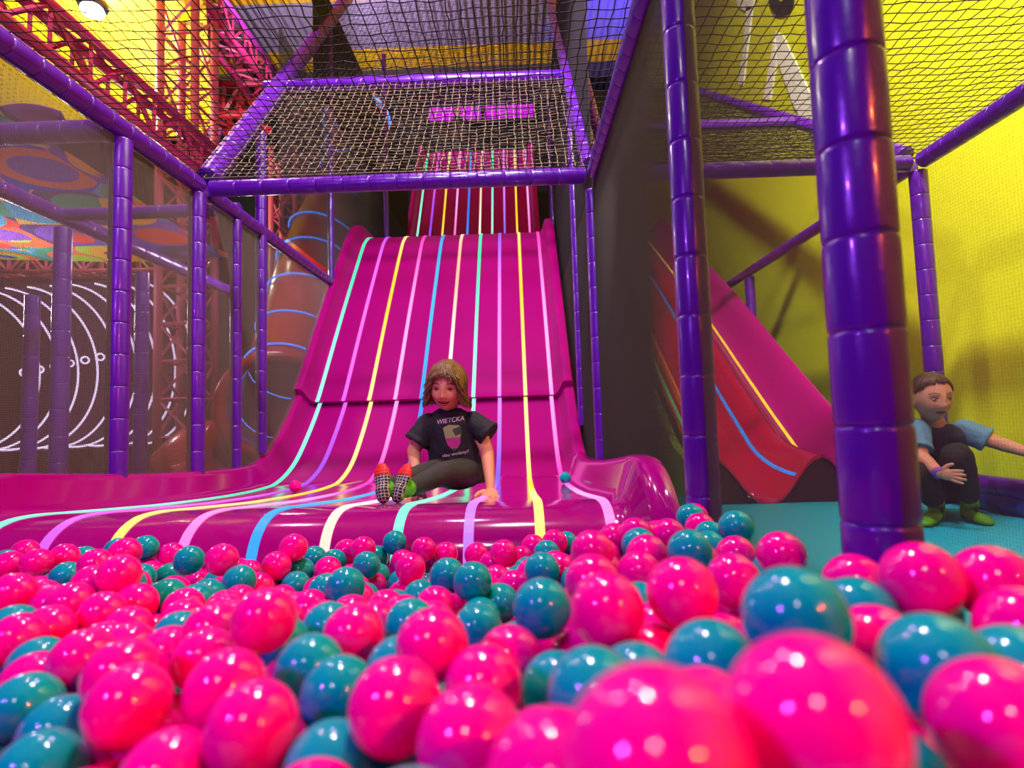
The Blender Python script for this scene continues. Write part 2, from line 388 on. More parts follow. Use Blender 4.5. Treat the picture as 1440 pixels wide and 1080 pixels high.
# skirt below the lip
mb = MB(); mb.box((-.72, 1.9, .10), (2.30, .3, .16)); part('lip_base', mb, M['slide'], t_big)
cols = ['mint', 'lilac', 'yellow', 'pink', 'blue', 'cream', 'mint', 'violet', 'yellow', 'pink']
lipcols = [('mint', 0), ('violet', 0), ('yellow', 0), ('pink', 0), ('blue', 0), ('white', 0), ('mint', 0), ('violet', 0), ('yellow', 0), ('pink', 0)]
xs = [-1.71 + .22*k for k in range(10)]
grad = {'mint': led_gradient('strip_mint', (40, 255, 180), (150, 255, 225), 2.6), 'lilac': led_gradient('strip_lilac', (150, 70, 255), (255, 110, 240), 2.2),
        'yellow': led_gradient('strip_yellow', (255, 214, 30), (255, 240, 150), 2.9), 'pink': led_gradient('strip_pink', (255, 60, 190), (255, 170, 240), 2.4),
        'blue': led_gradient('strip_blue', (0, 120, 255), (30, 190, 255), 2.1), 'cream': led_gradient('strip_cream', (255, 190, 150), (255, 250, 240), 2.7), 'violet': led_gradient('strip_violet', (120, 90, 255), (240, 140, 255), 2.3)}
for k, (x, c) in enumerate(zip(xs, cols)):
    w = .0155
    nm = {'mint': 'mint green', 'lilac': 'lilac', 'yellow': 'yellow', 'pink': 'pink', 'blue': 'blue', 'cream': 'creamy white', 'violet': 'violet'}[c]
    mb = MB(); mb.sweep(sweep_slide(RA[2:], [(x-w, -.004), (x-w, .0045), (x+w, .0045), (x+w, -.004)]), smooth=False)
    part('light_strip', mb, grad[c], t_big, nm + ' light strip on the run-out', None, True)
    PB = [p for p in RB if p[0] < 10.95]
    mb = MB(); mb.sweep(sweep_slide(PB, [(x-w, -.004), (x-w, .0045), (x+w, .0045), (x+w, -.004)]), smooth=False)
    part('light_strip', mb, grad[c], t_big, nm + ' light strip on the steep section', None, True)
# dark side cheek on the right under the rim, up the slope
def cheek(x, th):
    mb = MB(); vs = []; P = [p for p in RA if p[0] > 3.9 and p[0] < 4.7] + RB[1:]
    for xx in (x-th/2, x+th/2):
        for p in P: vs += [V(xx, p[0]+.03, p[1]-.03), V(xx, p[0]+.25, max(.03, p[1]-.5))]
    n = len(P); fs = []
    for i in range(n-1):
        a = 2*i; fs += [(a, a+1, a+3, a+2), (2*n+a, 2*n+a+2, 2*n+a+3, 2*n+a+1), (a+1, 2*n+a+1, 2*n+a+3, a+3)]
    mb.add(vs, fs, 0, False); return mb
part('side_cheek', cheek(SX1-.02, .03), M['slide'], t_big, None, None, True)
part('side_cheek', cheek(SX0+.02, .03), M['slide'], t_big, None, None, True)

# tower top behind the slide: lit magenta windows
t = thing('lit_window', 'glowing magenta double window panel at the top of the big slide', 'window', (-.6, 12.6, 6.6))
a = at(604, 147, 12.6); b = at(676, 167, 12.6); mb = MB(); mb.box(((a.x+b.x)/2, 12.6, (a.z+b.z)/2), (b.x-a.x, .04, a.z-b.z)); part('pane', mb, LED['magentapanel'], t)
a = at(681, 144, 12.6); b = at(750, 164, 12.6); mb = MB(); mb.box(((a.x+b.x)/2, 12.6, (a.z+b.z)/2), (b.x-a.x, .04, a.z-b.z)); part('pane', mb, LED['magentapanel'], t)
a = at(598, 130, 12.6); b = at(750, 140, 12.6); mb = MB(); mb.box(((a.x+b.x)/2, 12.6, (a.z+b.z)/2), (b.x-a.x, .04, a.z-b.z)); part('header_light', mb, LED['purplepanel'], t, 'dim purple strip')
mb = MB()
z0, z1 = at(675, 172, 12.65).z, at(675, 124, 12.65).z
mb.box((-.65, 12.66, (z0+z1)/2), (2.9, .05, z1-z0)); part('panel', mb, M['dark'], t)
# tower deck
mb = MB(); mb.box((-.72, 12.26, 6.0), (2.4, 1.25, .1)); tag(build('tower_deck', mb, M['dark']), 'dark platform at the top of the big slide under the magenta window', 'platform')

# ================================================================== SIDE SLIDE (two lanes)
profS = [(3.30, .035), (3.45, .04), (3.7, .075), (3.97, .165), (4.3, .385), (4.77, .725), (6.06, 1.69), (7.1, 2.40), (8.6, 3.42)]
RS = resample(profS, .05)
t_side = thing('wave_slide', 'smaller two-lane red and magenta slide in the right bay, ending on the turquoise mat', 'slide', (1.7, 3.3, .024))
def lane_section(xa, xb, top=.27):
    n = 24; s = []
    for k in range(n+1):
        u = k/n; x = xa + (xb-xa)*u; h = top*(.5+.5*math.cos(2*PI*u))**1.15; s.append((x, h))
    lo = [(x, h-.022) for x, h in reversed(s)]
    return s + lo
mb = MB(); mb.sweep(sweep_slide(RS, lane_section(1.13, 1.765))); part('lane', mb, M['red_slide'], t_side, 'red left lane', 60, True)
mb = MB(); mb.sweep(sweep_slide(RS, lane_section(1.77, 2.315, .27))); part('lane', mb, M['mag_slide'], t_side, 'dark magenta right lane', 60, True)
def on_lane(x, xa, xb, top=.27):
    u = (x-xa)/(xb-xa); return top*(.5+.5*math.cos(2*PI*u))**1.15
for x, xa, xb, c, lo, hi, nm in ((1.63, 1.13, 1.765, 'blue', 3.31, 9, 'blue'), (1.36, 1.13, 1.765, 'white', 3.31, 4.0, 'white'), (1.36, 1.13, 1.765, 'orange', 4.0, 9, 'orange'),
                             (1.165, 1.13, 1.765, 'green', 3.9, 9, 'green'), (2.05, 1.77, 2.315, 'yellow', 3.35, 9, 'yellow'), (2.285, 1.77, 2.315, 'cream_thin', 3.6, 9, 'pale')):
    h = on_lane(x, xa, xb); w = .012 if c != 'cream_thin' else .003
    P = [p for p in RS if lo <= p[0] <= hi]
    mb = MB(); mb.sweep(sweep_slide(P, [(x-w, h-.012), (x-w, h+.006), (x+w, h+.006), (x+w, h-.012)]), smooth=False)
    if c == 'cream_thin': continue
    part('light_strip', mb, LED[c], t_side, nm + ' light strip', None, True)
# front skirt that follows the lip, green side panel
mb = MB(); vs = []; sec = lane_section(1.13, 1.765)[:25] + lane_section(1.77, 2.315)[:25]
for yy in (3.315, 3.35):
    for x, h in sec: vs += [V(x, yy, .03+max(0, h-.03)), V(x, yy, .026)]
n = len(sec); fs = []
for i in range(n-1):
    a = 2*i; fs += [(a, a+1, a+3, a+2), (2*n+a, 2*n+a+2, 2*n+a+3, 2*n+a+1), (a, a+2, 2*n+a+2, 2*n+a)]
mb.add(vs, fs, 0, False); part('front_skirt', mb, M['maroon'], t_side, 'dark maroon skirt below the lip', None, True)
mb = MB(); vs = []; P = [p for p in RS]
for xx in (1.07, 1.13):
    for p in P: vs += [V(xx, p[0], p[1]+.20), V(xx, p[0], .026)]
n = len(P); fs = []
for i in range(n-1):
    a = 2*i; fs += [(a, a+1, a+3, a+2), (2*n+a, 2*n+a+2, 2*n+a+3, 2*n+a+1), (a, a+2, 2*n+a+2, 2*n+a)]
fs.append((0, 1, 2*n+1, 2*n))
mb.add(vs, fs, 0, False); part('side_panel', mb, M['lime'], t_side, 'lime green side panel', None, True)

# ================================================================== WALL LETTERING on the yellow wall
def on_wall(px, py, X=2.885): return atX(px, py, X)
def wall_poly(name, polys, m, label):
    mb = MB()
    for P in polys:
        a = [on_wall(*p) for p in P]; b = [q + V(.014, 0, 0) for q in a]; n = len(P)
        mb.add(a + b, [tuple(range(n)), tuple(range(2*n-1, n-1, -1))] + [(i, (i+1) % n, n+(i+1) % n, n+i) for i in range(n)], 0, False)
    return tag(build(name, mb, m, fixn=True), label, 'wall lettering')
wall_poly('wall_letter', [[(1088.5, 50), (1092, 86), (1083, 140), (1073, 140)], [(1090, 44), (1101, 50), (1164, 186), (1164, 226), (1116, 150), (1093, 86)]], M['white_paint'], 'large white N shaped letter painted on the yellow wall')
wall_poly('wall_letter', [[(1049, 10), (1058, 10), (1052, 60), (1045, 120), (1037, 118), (1046, 60)], [(1034, -4), (1061, -4), (1058, 12), (1049, 16), (1038, 10)]], M['white_paint'], 'thin white letter stem on the yellow wall, left of the N')
ring = []
mb = MB(); pts = [on_wall(1098 + 17*math.cos(a), -2 + 25*math.sin(a), 2.88) for a in np.linspace(0, 2*PI, 40, endpoint=False)]
inn = [on_wall(1097 + 5*math.cos(a), -3 + 5*math.sin(a), 2.88) for a in np.linspace(0, 2*PI, 40, endpoint=False)]
vs = pts + inn + [p + V(.018, 0, 0) for p in pts] + [p + V(.018, 0, 0) for p in inn]; fs = []
for i in range(40):
    j = (i+1) % 40; fs += [(i, j, 40+j, 40+i), (80+i, 120+i, 120+j, 80+j), (i, 80+i, 80+j, j), (40+i, 40+j, 120+j, 120+i)]
mb.add(vs, fs, 0, False); tag(build('wall_graphic', mb, M['black_paint'], fixn=True), 'black oval painted above the white letters on the yellow wall', 'wall graphic')

# ================================================================== TRUSSES
def truss(name, p, q, w, h, label, m, side=V(1, 0, 0), bays=None, rc=.03, rl=.014, plate=None):
    p, q = Vector(p), Vector(q); d = (q-p).normalized(); side = (Vector(side) - d*d.dot(Vector(side))).normalized(); up = side.cross(d)
    t = thing(name, label, 'truss', p)
    cs = [side*sx*w/2 + up*sz*h/2 for sx, sz in ((-1, -1), (1, -1), (1, 1), (-1, 1))]
    for c in cs:
        mb = MB(); mb.tube([p+c, q+c], rc, 8); part('chord', mb, plate if (plate and c is cs[2]) else m, t)
    L = (q-p).length; bays = bays or max(2, round(L/max(w, h)/1.0)); mb = MB()
    for i in range(bays):
        a, b = p + d*L*i/bays, p + d*L*(i+1)/bays
        for k in range(4):
            c0, c1 = cs[k], cs[(k+1) % 4]
            mb.bar(a+c0, a+c1, rl*2)
            if i % 2: mb.bar(a+c0, b+c1, rl*2)
            else: mb.bar(a+c1, b+c0, rl*2)
    part('lattice', mb, m, t); return t
ca = at(256, 150, 6.6)
truss('lattice_truss', (ca.x, 6.75, .02), (ca.x-.02, 6.75, 5.97), .44, .44, 'dusty pink upright lattice column left of the canopy', M['truss_dusty'], bays=13, rc=.05)
zt = at(287, 213, 6.4).z
truss('lattice_truss', (-3.62, 2.4, zt-.22), (-3.62, 6.45, zt-.22), .16, .40, 'bright pink horizontal lattice truss above the left padded beam', M['truss'], bays=10, rc=.045, rl=.015)
a = at(352, 125, 9.6)
truss('lattice_truss', (a.x+.15, 7.1, a.z+.2), (a.x+.15, 9.8, a.z+.2), .46, .45, 'dark pink lattice truss high behind the column, running to the left canopy rail', M['truss'], bays=7, rc=.05, rl=.015, plate=M['truss_violet'])
a = at(405, 180, 9.0)
truss('lattice_truss', (a.x, 9.0, .02), (a.x, 9.0, 5.2), .40, .40, 'faint dusty lattice column seen through the canopy net', M['truss_dusty'], bays=13, rc=.045)
a, b = at(303, 152, 10.5), at(372, 150, 10.5)
truss('lattice_truss', a, b, .62, .62, 'short red lattice truss behind the left canopy rail', M['truss_red'], side=V(0, 1, 0), bays=3, rc=.07, rl=.03)
for e_ in (a, b):
    mb = MB(); mb.bar(V(e_.x, e_.y, e_.z+.3), V(e_.x, e_.y, 8.0), .03); part('hanger', mb, M['steel'], bpy.data.objects['lattice_truss.004'])
a, b = at(0, 372, 7.5), at(260, 368, 7.5)
truss('lattice_truss', a, b, .3, .3, 'pinkish lattice truss crossing above the light ring tunnel', M['truss_dusty'], side=V(0, 1, 0), bays=10, rc=.03)
# ceiling lamp
lp = at(130, 15, 6.6)
t = thing('ceiling_lamp', 'glaring white round lamp under the yellow soffit', 'lamp', lp)
mb = MB(); mb.sphere(lp, .13, 20, 10, sc=(1, 1, .6)); part('bulb', mb, emis('lamp_white', (255, 246, 225), 30), t)
mb = MB(); mb.tube([lp+V(0, 0, .05), lp+V(0, 0, .12), lp+V(0, 0, .30)], .1, 16, rs=[.17, .12, .05]); part('housing', mb, M['steel'], t)
mb = MB(); mb.bar(lp+V(0, 0, .28), V(lp.x, lp.y, 6.0), .02); part('stem', mb, M['steel'], t)
# lilac banner
a, b = at(290, 182, 7.2), at(312, 226, 7.2); mb = MB(); mb.add([V(a.x, 7.2, a.z), V(b.x, 7.2, a.z+.02), V(b.x-.12, 7.2, b.z), V(a.x+.05, 7.2, b.z), V(a.x, 7.23, a.z), V(b.x, 7.23, a.z+.02), V(b.x-.12, 7.23, b.z), V(a.x+.05, 7.23, b.z)],
    [(0, 1, 2, 3), (7, 6, 5, 4), (0, 4, 5, 1), (1, 5, 6, 2), (2, 6, 7, 3), (3, 7, 4, 0)], 0, False)
tag(build('hanging_banner', mb, M['lilac'], fixn=True), 'small lilac cloth hanging beside the pink lattice column', 'banner')

# ================================================================== LEFT HALL behind the net
gN = 'shaded frame beyond the left net'
def npost(x, yb, Yv, z1, label):
    p = at(x, 640, Yv); return pad_post('padded_post', (p.x, Yv, 0), (p.x, Yv, z1), label, 'post', .055, .18, gN)
npost(82, 0, 3.75, 2.0, 'shaded purple post beyond the left net, under a corner of the neighbouring frame')
npost(40, 0, 4.6, 1.75, 'shaded purple post beyond the left net, leftmost in the picture')
npost(197, 0, 4.7, 1.95, 'shaded purple post beyond the left net, beside the first net post')
q = at(85, 303, 3.75)
pad_post('padded_beam', (q.x, 2.0, q.z), (q.x, 6.2, q.z), 'shaded beam beyond the left net running back under the crochet canopy', 'beam', .055, .18, gN)
pad_post('padded_beam', (q.x, 3.75, q.z), (XL-.06, 3.75, q.z), 'shaded crossbeam beyond the left net joining the side wall', 'beam', .045, .18, gN)
# crochet canopy
def crochet_mat():
    m = bpy.data.materials.new('rainbow_crochet'); m.use_nodes = True; nt = m.node_tree; b = nt.nodes['Principled BSDF']; b.inputs['Roughness'].default_value = .9
    N = nt.nodes.new; Lk = nt.links.new
    tc = N('ShaderNodeTexCoord'); vo = N('ShaderNodeTexVoronoi'); vo.inputs['Scale'].default_value = 1.5; vo.inputs['Randomness'].default_value = .5; Lk(tc.outputs['Object'], vo.inputs['Vector'])
    sc = N('ShaderNodeSeparateColor'); Lk(vo.outputs['Color'], sc.inputs[0])
    mu = N('ShaderNodeMath'); mu.operation = 'MULTIPLY'; mu.inputs[1].default_value = 6.5; Lk(vo.outputs['Distance'], mu.inputs[0])
    fl = N('ShaderNodeMath'); fl.operation = 'FLOOR'; Lk(mu.outputs[0], fl.inputs[0])
    m2 = N('ShaderNodeMath'); m2.operation = 'MULTIPLY_ADD'; m2.inputs[1].default_value = .381; Lk(fl.outputs[0], m2.inputs[0]); Lk(sc.outputs[0], m2.inputs[2])
    fr = N('ShaderNodeMath'); fr.operation = 'FRACT'; Lk(m2.outputs[0], fr.inputs[0])
    cr = N('ShaderNodeValToRGB'); cr.color_ramp.interpolation = 'CONSTANT'; e = cr.color_ramp.elements
    pal = [(235, 70, 40), (245, 180, 20), (20, 60, 190), (20, 160, 110), (120, 70, 180), (170, 220, 30), (20, 170, 200), (60, 50, 110), (240, 110, 50)]
    e[0].color = lin(pal[0])+(1,); e[1].position = 1/9; e[1].color = lin(pal[1])+(1,)
    for i in range(2, 9): q = e.new(i/9); q.color = lin(pal[i])+(1,)
    Lk(fr.outputs[0], cr.inputs[0]); Lk(cr.outputs[0], b.inputs['Base Color'])
    w = N('ShaderNodeTexBrick'); w.inputs['Scale'].default_value = 18; Lk(tc.outputs['Object'], w.inputs['Vector'])
    bp = N('ShaderNodeBump'); bp.inputs['Strength'].default_value = .6; bp.inputs['Distance'].default_value = .02; Lk(w.outputs['Fac'], bp.inputs['Height']); Lk(bp.outputs['Normal'], b.inputs['Normal'])
    return m
mb = MB(); n = 40; vs = []; x0, x1, y0, y1 = -9.2, -3.4, 3.4, 6.4
for lay in (0, 1):
    for i in range(n+1):
        for j in range(n+1):
            u, v = i/n, j/n; vs.append(V(x0+(x1-x0)*u, y0+(y1-y0)*v, 2.66 - .12*math.sin(PI*u)*math.sin(PI*v) + .05*math.sin(7*u+5*v) - .03*lay))
K = (n+1)**2; fs = []
for i in range(n):
    for j in range(n):
        a = i*(n+1)+j; b = a+n+1; fs += [(a, b, b+1, a+1), (K+a, K+a+1, K+b+1, K+b)]
mb.add(vs, fs); tag(build('crochet_canopy', mb, crochet_mat()), 'rainbow crochet net canopy with rings of colour beyond the left net wall', 'canopy')
# a fold of it hanging higher at the far left
mb = MB(); vs = []
for i in range(13):
    u = i/12
    for k in range(4):
        p = at(-6 + 92*u, 150 + 8*math.sin(PI*u)*-1 + k*8 + 6*u, 5.0); vs.append(p + V(0, .05*k, 0))
fs = []
for i in range(12):
    for k in range(3): a = i*4+k; fs.append((a, a+4, a+5, a+1))
mb.add(vs, fs); o = build('crochet_strip', mb, crochet_mat()); o.modifiers.new('t', 'SOLIDIFY').thickness = .03
tag(o, 'narrow rainbow crochet strip above the purple beam at the left edge', 'crochet strip')

def ring_pts(c, ax, r, n=48, a0=0, a1=2*PI):
    ax = Vector(ax).normalized(); u = ax.cross(V(0, 0, 1)).normalized(); w = u.cross(ax)
    return [Vector(c) + (u*math.cos(a) + w*math.sin(a))*r for a in np.linspace(a0, a1, n, endpoint=False)]
t = thing('light_tunnel', 'tunnel of glowing white light rings beyond the left net wall', 'tunnel', at(90, 650, 6.2))
c0, c1 = at(-45, 522, 6.6), at(205, 510, 6.6); ax = V(1, -.02, .0)
for k in range(9):
    c = lerp(c0, c1, k/8)
    mb = MB(); mb.tube(ring_pts(c, ax, .98, 40, PI*.5-.12, PI*1.5+.25), .0125, 6); part('light_ring', mb, LED['ring'], t)
for k in range(6):
    c = lerp(at(34, 524, 5.6), at(141, 502, 5.6), k/5)
    mb = MB(); mb.tube(ring_pts(c, V(.8, -.6, 0), .034, 20), .009, 6, closed=True); part('hub_ring', mb, LED['ring'], t)
mb = MB(); rr = []
for k in range(10): rr.append(ring_pts(lerp(c0, c1, k/9), ax, 1.03, 40, PI*.5, PI*1.5))
mb.sweep(rr, caps=False, closed=False); o = part('tunnel_shell', mb, mat('plum_shell', (58, 24, 50), .8, spec=.1), t, 'dark plum shell')
o.modifiers.new('t', 'SOLIDIFY').thickness = .02
for k in (1, 4, 7):
    c = lerp(c0, c1, k/8); mb = MB(); mb.box((c.x, c.y, (c.z-1.0)/2), (.3, .5, c.z-1.0)); part('stand', mb, M['dark'], t)
# spiral tube slide, red with blue rings
tp = [at(386, 571, 5.7), at(391, 567, 6.1), at(402, 540, 6.55), at(420, 475, 7.0), at(436, 410, 7.3), at(452, 350, 7.7), at(478, 295, 8.0), at(500, 250, 8.2), at(506, 205, 8.4), at(500, 160, 8.7)]
t = thing('tube_slide', 'red spiral tube slide with blue light rings beside the big slide', 'slide', at(385, 655, 5.9))
path = [Vector(p) for p in catmull([tuple(p) for p in tp], .08)]
mb = MB(); mb.tube(path, .50, 28, caps=False); o = part('tube', mb, M['tube'], t); md = o.modifiers.new('t', 'SOLIDIFY'); md.thickness = .04
mb = MB(); d0 = (path[2]-path[0]).normalized(); mb.tube(ring_pts(path[0], d0, .52, 40), .06, 10, closed=True); part('mouth_rim', mb, M['tube'], t)
L = len(path)
for k in range(11):
    i = int((L-4)*k/10); d = (path[min(i+2, L-1)]-path[i]).normalized()
    mb = MB(); mb.tube(ring_pts(path[i]+d*.03, d, .525, 44), .013, 6, closed=True); part('light_ring', mb, LED['ringblue'], t, 'blue light ring')
    if 0 < k < 6:
        mb = MB(); mb.tube(ring_pts(path[i]+d*.03, d, .465, 44), .012, 6, closed=True); part('light_ring', mb, LED['ringblue'], t, 'blue light ring')
e0, e1 = at(386, 640, 5.7), at(345, 668, 4.9)
rr = []
for k in range(8):
    c = lerp(e0, e1, k/7); rr.append([c + V(.62*math.cos(a), 0, .36*math.sin(a)+.1) for a in np.linspace(PI, 2*PI, 20)])
mb = MB(); mb.sweep(rr, caps=False, closed=False); o = part('exit_trough', mb, M['tube'], t); o.modifiers.new('t', 'SOLIDIFY').thickness = .05
# second red slide end
c = at(232, 650, 5.6); rr = []
for k in range(14):
    u = k/13; r = .38*math.sin(PI*(.08+.5*u)); cc = c + V(-.10+.55*u, .2*u, -.05)
    rr.append([cc + V(0, r*math.cos(a)*.8, max(-.12, r*1.1*math.sin(a)+.05)) for a in np.linspace(0, 2*PI, 24, endpoint=False)])
mb = MB(); mb.sweep(rr); tag(build('slide_end', mb, M['tube'], fixn=True), 'rounded red slide end beyond the left net, left of the tube slide', 'slide end')
mb = MB(); cc = at(8, 640, 5.2)

# ================================================================== BALLS
R0 = .035
ann = """39 992 57 t;83 1032 61 t;55 1090 72 t;179 1048 60 p;235 1095 73 p;181 992 65 p;171 954 58 p;318 970 60 p;355 1024 68 p;52 960 53 p;113 932 50 p;186 916 46 p;236 916 44 p;289 926 47 p;289 894 38 p;372 872 47 p
99 850 30 p;143 864 31 p;189 850 29 p;129 822 26 p;168 809 28 p;71 885 33 p;19 838 28 p;13 872 28 p;25 900 36 p;-2 918 24 t;61 838 22 p;47 858 16 t;71 826 20 t;93 812 21 t;121 825 20 t;16 822 19 t;49 808 17 p;13 797 19 p;13 788 17 t;31 778 16 p;52 792 20 p;90 784 19 p;85 801 18 p;118 785 14 t;135 794 22 p;175 778 21 p;165 774 17 t;208 777 17 t;217 796 17 p;236 785 15 p;234 800 16 p;266 788 20 t;267 804 17 p;312 787 22 p;238 812 19 t;211 825 19 t;201 810 14 p;241 832 20 p;227 848 20 p;274 823 19 p;315 834 21 p;305 808 17 p;330 806 16 p;349 808 17 p;275 848 26 t;326 855 21 t;241 868 17 t;343 824 17 p;349 844 18 p;236 864 21 p
413 773 19 p;442 785 17 t;473 787 17 t;484 778 14 p;514 774 17 p;516 797 19 t;535 785 16 t;553 771 16 t;593 774 17 p;627 779 16 p;670 780 17 p;708 778 19 p;390 796 20 p;421 802 19 t;461 802 19 p;390 815 19 t;415 823 20 t;486 825 27 t;458 831 24 t;524 822 19 p;530 810 18 t;546 803 14 p;566 785 17 p;577 800 21 p;580 815 18 p;566 820 20 t;566 837 21 p;629 810 25 t;667 820 27 t;703 797 16 p;700 847 27 t;547 855 24 t;597 852 20 t;603 827 16 t;517 834 16 p;612 836 17 p;577 878 35 t;630 862 22 p;671 884 34 t;690 872 26 p;605 910 50 p;497 894 44 p;462 884 36 t;456 878 32 p;428 862 23 t;497 866 26 t;452 853 18 t;395 908 42 t;440 944 51 t;473 972 52 t;563 942 49 t;554 995 65 p;719 928 46 p;680 965 55 p;467 1082 68 t;662 1045 76 p;556 1103 46 p;380 1098 50 p
762 855 41 t;762 802 25 t;769 779 19 t;780 763 18 p;796 767 14 t;833 776 30 p;854 760 17 p;745 774 16 p;729 791 15 t;731 812 17 p;794 793 17 p;896 753 24 p;899 767 25 t;910 781 29 p;938 753 24 p;970 776 31 t;980 728 19 p;976 735 20 t;986 744 21 p;1001 758 22 t;1035 742 24 t;1045 753 19 p;1059 760 20 t;1014 770 22 p;1035 781 27 p;1075 767 20 p;1099 781 33 p;899 806 31 p;833 818 38 p;854 858 52 p;959 834 51 p;1031 816 37 p;920 929 51 p;1019 908 45 p;833 925 32 p;783 915 30 p;726 905 28 p;735 950 35 t;836 978 66 t;780 967 49 t;924 1080 137 p;1143 1017 130 p;1118 870 78 t;1203 822 48 p;1302 816 61 p;1418 822 68 p;1440 884 75 p;1231 882 33 p;1322 944 92 t;1404 1018 111 p;1203 1143 105 t;1015 953 49 p;1075 880 34 p;1000 860 34 p;690 1000 40 p;760 1060 60 p"""
C = []; CC = []
for it in ann.replace('\n', ';').split(';'):
    a = it.split(); px, py, r = map(float, a[:3]); v = ray(px, py); d = R0*F/r*((1+((px-720)/F)**2)**.4 if r > 40 else 1)
    C.append(np.array(CAM + v*d)); CC.append(a[3])
C = np.array(C); fixed_rays = np.array([(c-np.array(CAM))/np.linalg.norm(c-np.array(CAM)) for c in C])
lim_x = XR - .037
# settle: balls may not interpenetrate; slide each along its own sight line first, then let them push apart a little
for itn in range(220):
    D = C[:, None] - C[None]; dist = np.linalg.norm(D, axis=2) + np.eye(len(C))*9
    ov = np.clip(2*R0*.985 - dist, 0, None)
    if ov.max() < 5e-4: break
    dep = np.linalg.norm(C-np.array(CAM), axis=1)
    sgn = np.sign(dep[:, None]-dep[None] + 1e-9)
    C = C + fixed_rays*((ov*sgn).sum(1)*.35)[:, None] + (D/dist[:, :, None]*ov[:, :, None]).sum(1)*.10
    C[:, 0] = np.minimum(C[:, 0], lim_x)
    yl = np.where(C[:, 0] < .44, 1.635, 1.95); over = C[:, 1] > yl      # the lip stops them: bring them nearer along their own sight line
    C[over] = np.array(CAM) + (C[over]-np.array(CAM))*(yl[over]/C[over, 1])[:, None]
    C[:, 2] = np.maximum(C[:, 2], .06)
def surf(x, y):
    d2 = (C[:, 0]-x)**2 + (C[:, 1]-y)**2; w = 1/(d2+.002)**2; return float((w*C[:, 2]).sum()/w.sum())
balls = [(tuple(c), k, True) for c, k in zip(C, CC)]
pts = [c for c in C]
def visible_zone(x, y): return y > .08 and -.98*y-.16 < x < min(1.0*y+.2, XR)
arr = np.array(pts)
for dz in (-.012, -.035, -.06, -.085, -.11, -.15):
    ys = np.arange(.12, 1.64, .026)
    for y in ys:
        for x in np.arange(max(-1.80, -.98*y-.16), min(lim_x, y+.16), .026):
            xx, yy = x + rng.uniform(-.012, .012), y + rng.uniform(-.012, .012)
            if xx > lim_x or yy > 1.63: continue
            p = np.array([xx, yy, max(.06, surf(xx, yy) + dz)])
            if np.linalg.norm(p-np.array(CAM)) < .22: continue
            dd = np.linalg.norm(arr-p, axis=1)
            if dd.min() < .068: continue
            # keep fillers out of the way of the measured balls nearest the lens
            arr = np.vstack([arr, p]); balls.append((tuple(p), 'p' if rng.random() < .68 else 't', False, dz))
print('balls', len(balls))
def ball_mesh(nm, m, nu, nv):
    b = MB(); b.sphere((0, 0, 0), R0, nu, nv); me = bpy.data.meshes.new(nm); me.from_pydata(b.v, [], b.f); me.materials.append(m)
    me.polygons.foreach_set('use_smooth', [True]*len(b.f)); me.update(); return me
BM = {'p': ball_mesh('pink_ball_mesh', M['pink_ball'], 64, 32), 't': ball_mesh('teal_ball_mesh', M['teal_ball'], 64, 32)}
SPECIAL = {(924, 1080): 'huge blurred pink ball at the bottom edge right of centre, nearest the lens',
           (1143, 1017): 'very large blurred pink ball with an orange glint, lower right of the picture',
           (1118, 870): 'large dark teal ball standing alone in front of the pink ones near the thick post',
           (1404, 1018): 'large blurred pink ball in the bottom right corner', (1322, 944): 'large teal ball between two big pink ones at the right edge',
           (1203, 1143): 'teal ball cut off by the bottom edge between two very large pink balls',
           (1302, 816): 'big pink ball directly in front of the thick purple post, topmost at right', (1418, 822): 'big pink ball at the right picture edge below the boy',
           (1440, 884): 'magenta tinted pink ball at the right picture edge, under the topmost one', (1203, 822): 'pink ball left of the foot of the thick purple post',
           (836, 978): 'large teal ball with a green tinged side, left above the hugest pink ball', (780, 967): 'teal ball half behind another teal one, left above the hugest pink ball',
           (554, 995): 'large clear red pink ball at the bottom, just left of the centre line', (662, 1045): 'big purple tinged pink ball at the bottom centre, left of the hugest one',
           (473, 972): 'front ball of the three blue teal balls in a row at lower left centre', (440, 944): 'middle ball of the three blue teal balls in a row at lower left centre',
           (395, 908): 'rear ball of the three blue teal balls in a row at lower left centre', (563, 942): 'teal ball peeking out behind the large clear red pink ball',
           (467, 1082): 'dark teal ball cut by the bottom edge left of the large red pink ball', (39, 992): 'teal ball at the left edge, upper of the lower left teal pair',
           (83, 1032): 'bright teal ball at lower left, in front of another teal one', (55, 1090): 'dark green teal ball in the bottom left corner',
           (181, 992): 'bright pink ball in front of its twin at lower left', (179, 1048): 'violet tinged pink ball at lower left, right of the teal balls',
           (235, 1095): 'deep red pink ball cut by the bottom edge at lower left', (355, 1024): 'large pink ball at the bottom, left of the dark teal one',
           (318, 970): 'violet tinged pink ball left of the row of three blue teal balls', (762, 855): 'teal ball with an orange glint near the picture centre, in front of pink ones',
           (762, 802): 'small teal ball directly behind the teal ball near the picture centre', (629, 810): 'left ball of the teal pair standing up in the middle of the pit',
           (667, 820): 'right ball of the teal pair standing up in the middle of the pit', (486, 825): 'deep blue ball standing up among teal ones left of centre',
           (970, 776): 'dark blue ball near the post at the right end of the slide lip', (854, 858): 'big pink ball right of the teal ball near the picture centre',
           (959, 834): 'big red pink ball with an orange glint right of centre', (605, 910): 'pink ball with a violet side in front of the teal pair in mid pit',
           (312, 787): 'pink ball lying alone against the slide lip at left', (275, 848): 'single teal ball amid pink ones at left in mid pit',
           (1099, 781): 'red ball at the far right end of the heap against the net', (413, 773): 'pink ball lying against the slide lip below the orange strip'}
names = {'p': ('pink_ball', 'glossy pink plastic ball'), 't': ('teal_ball', 'glossy teal plastic ball')}
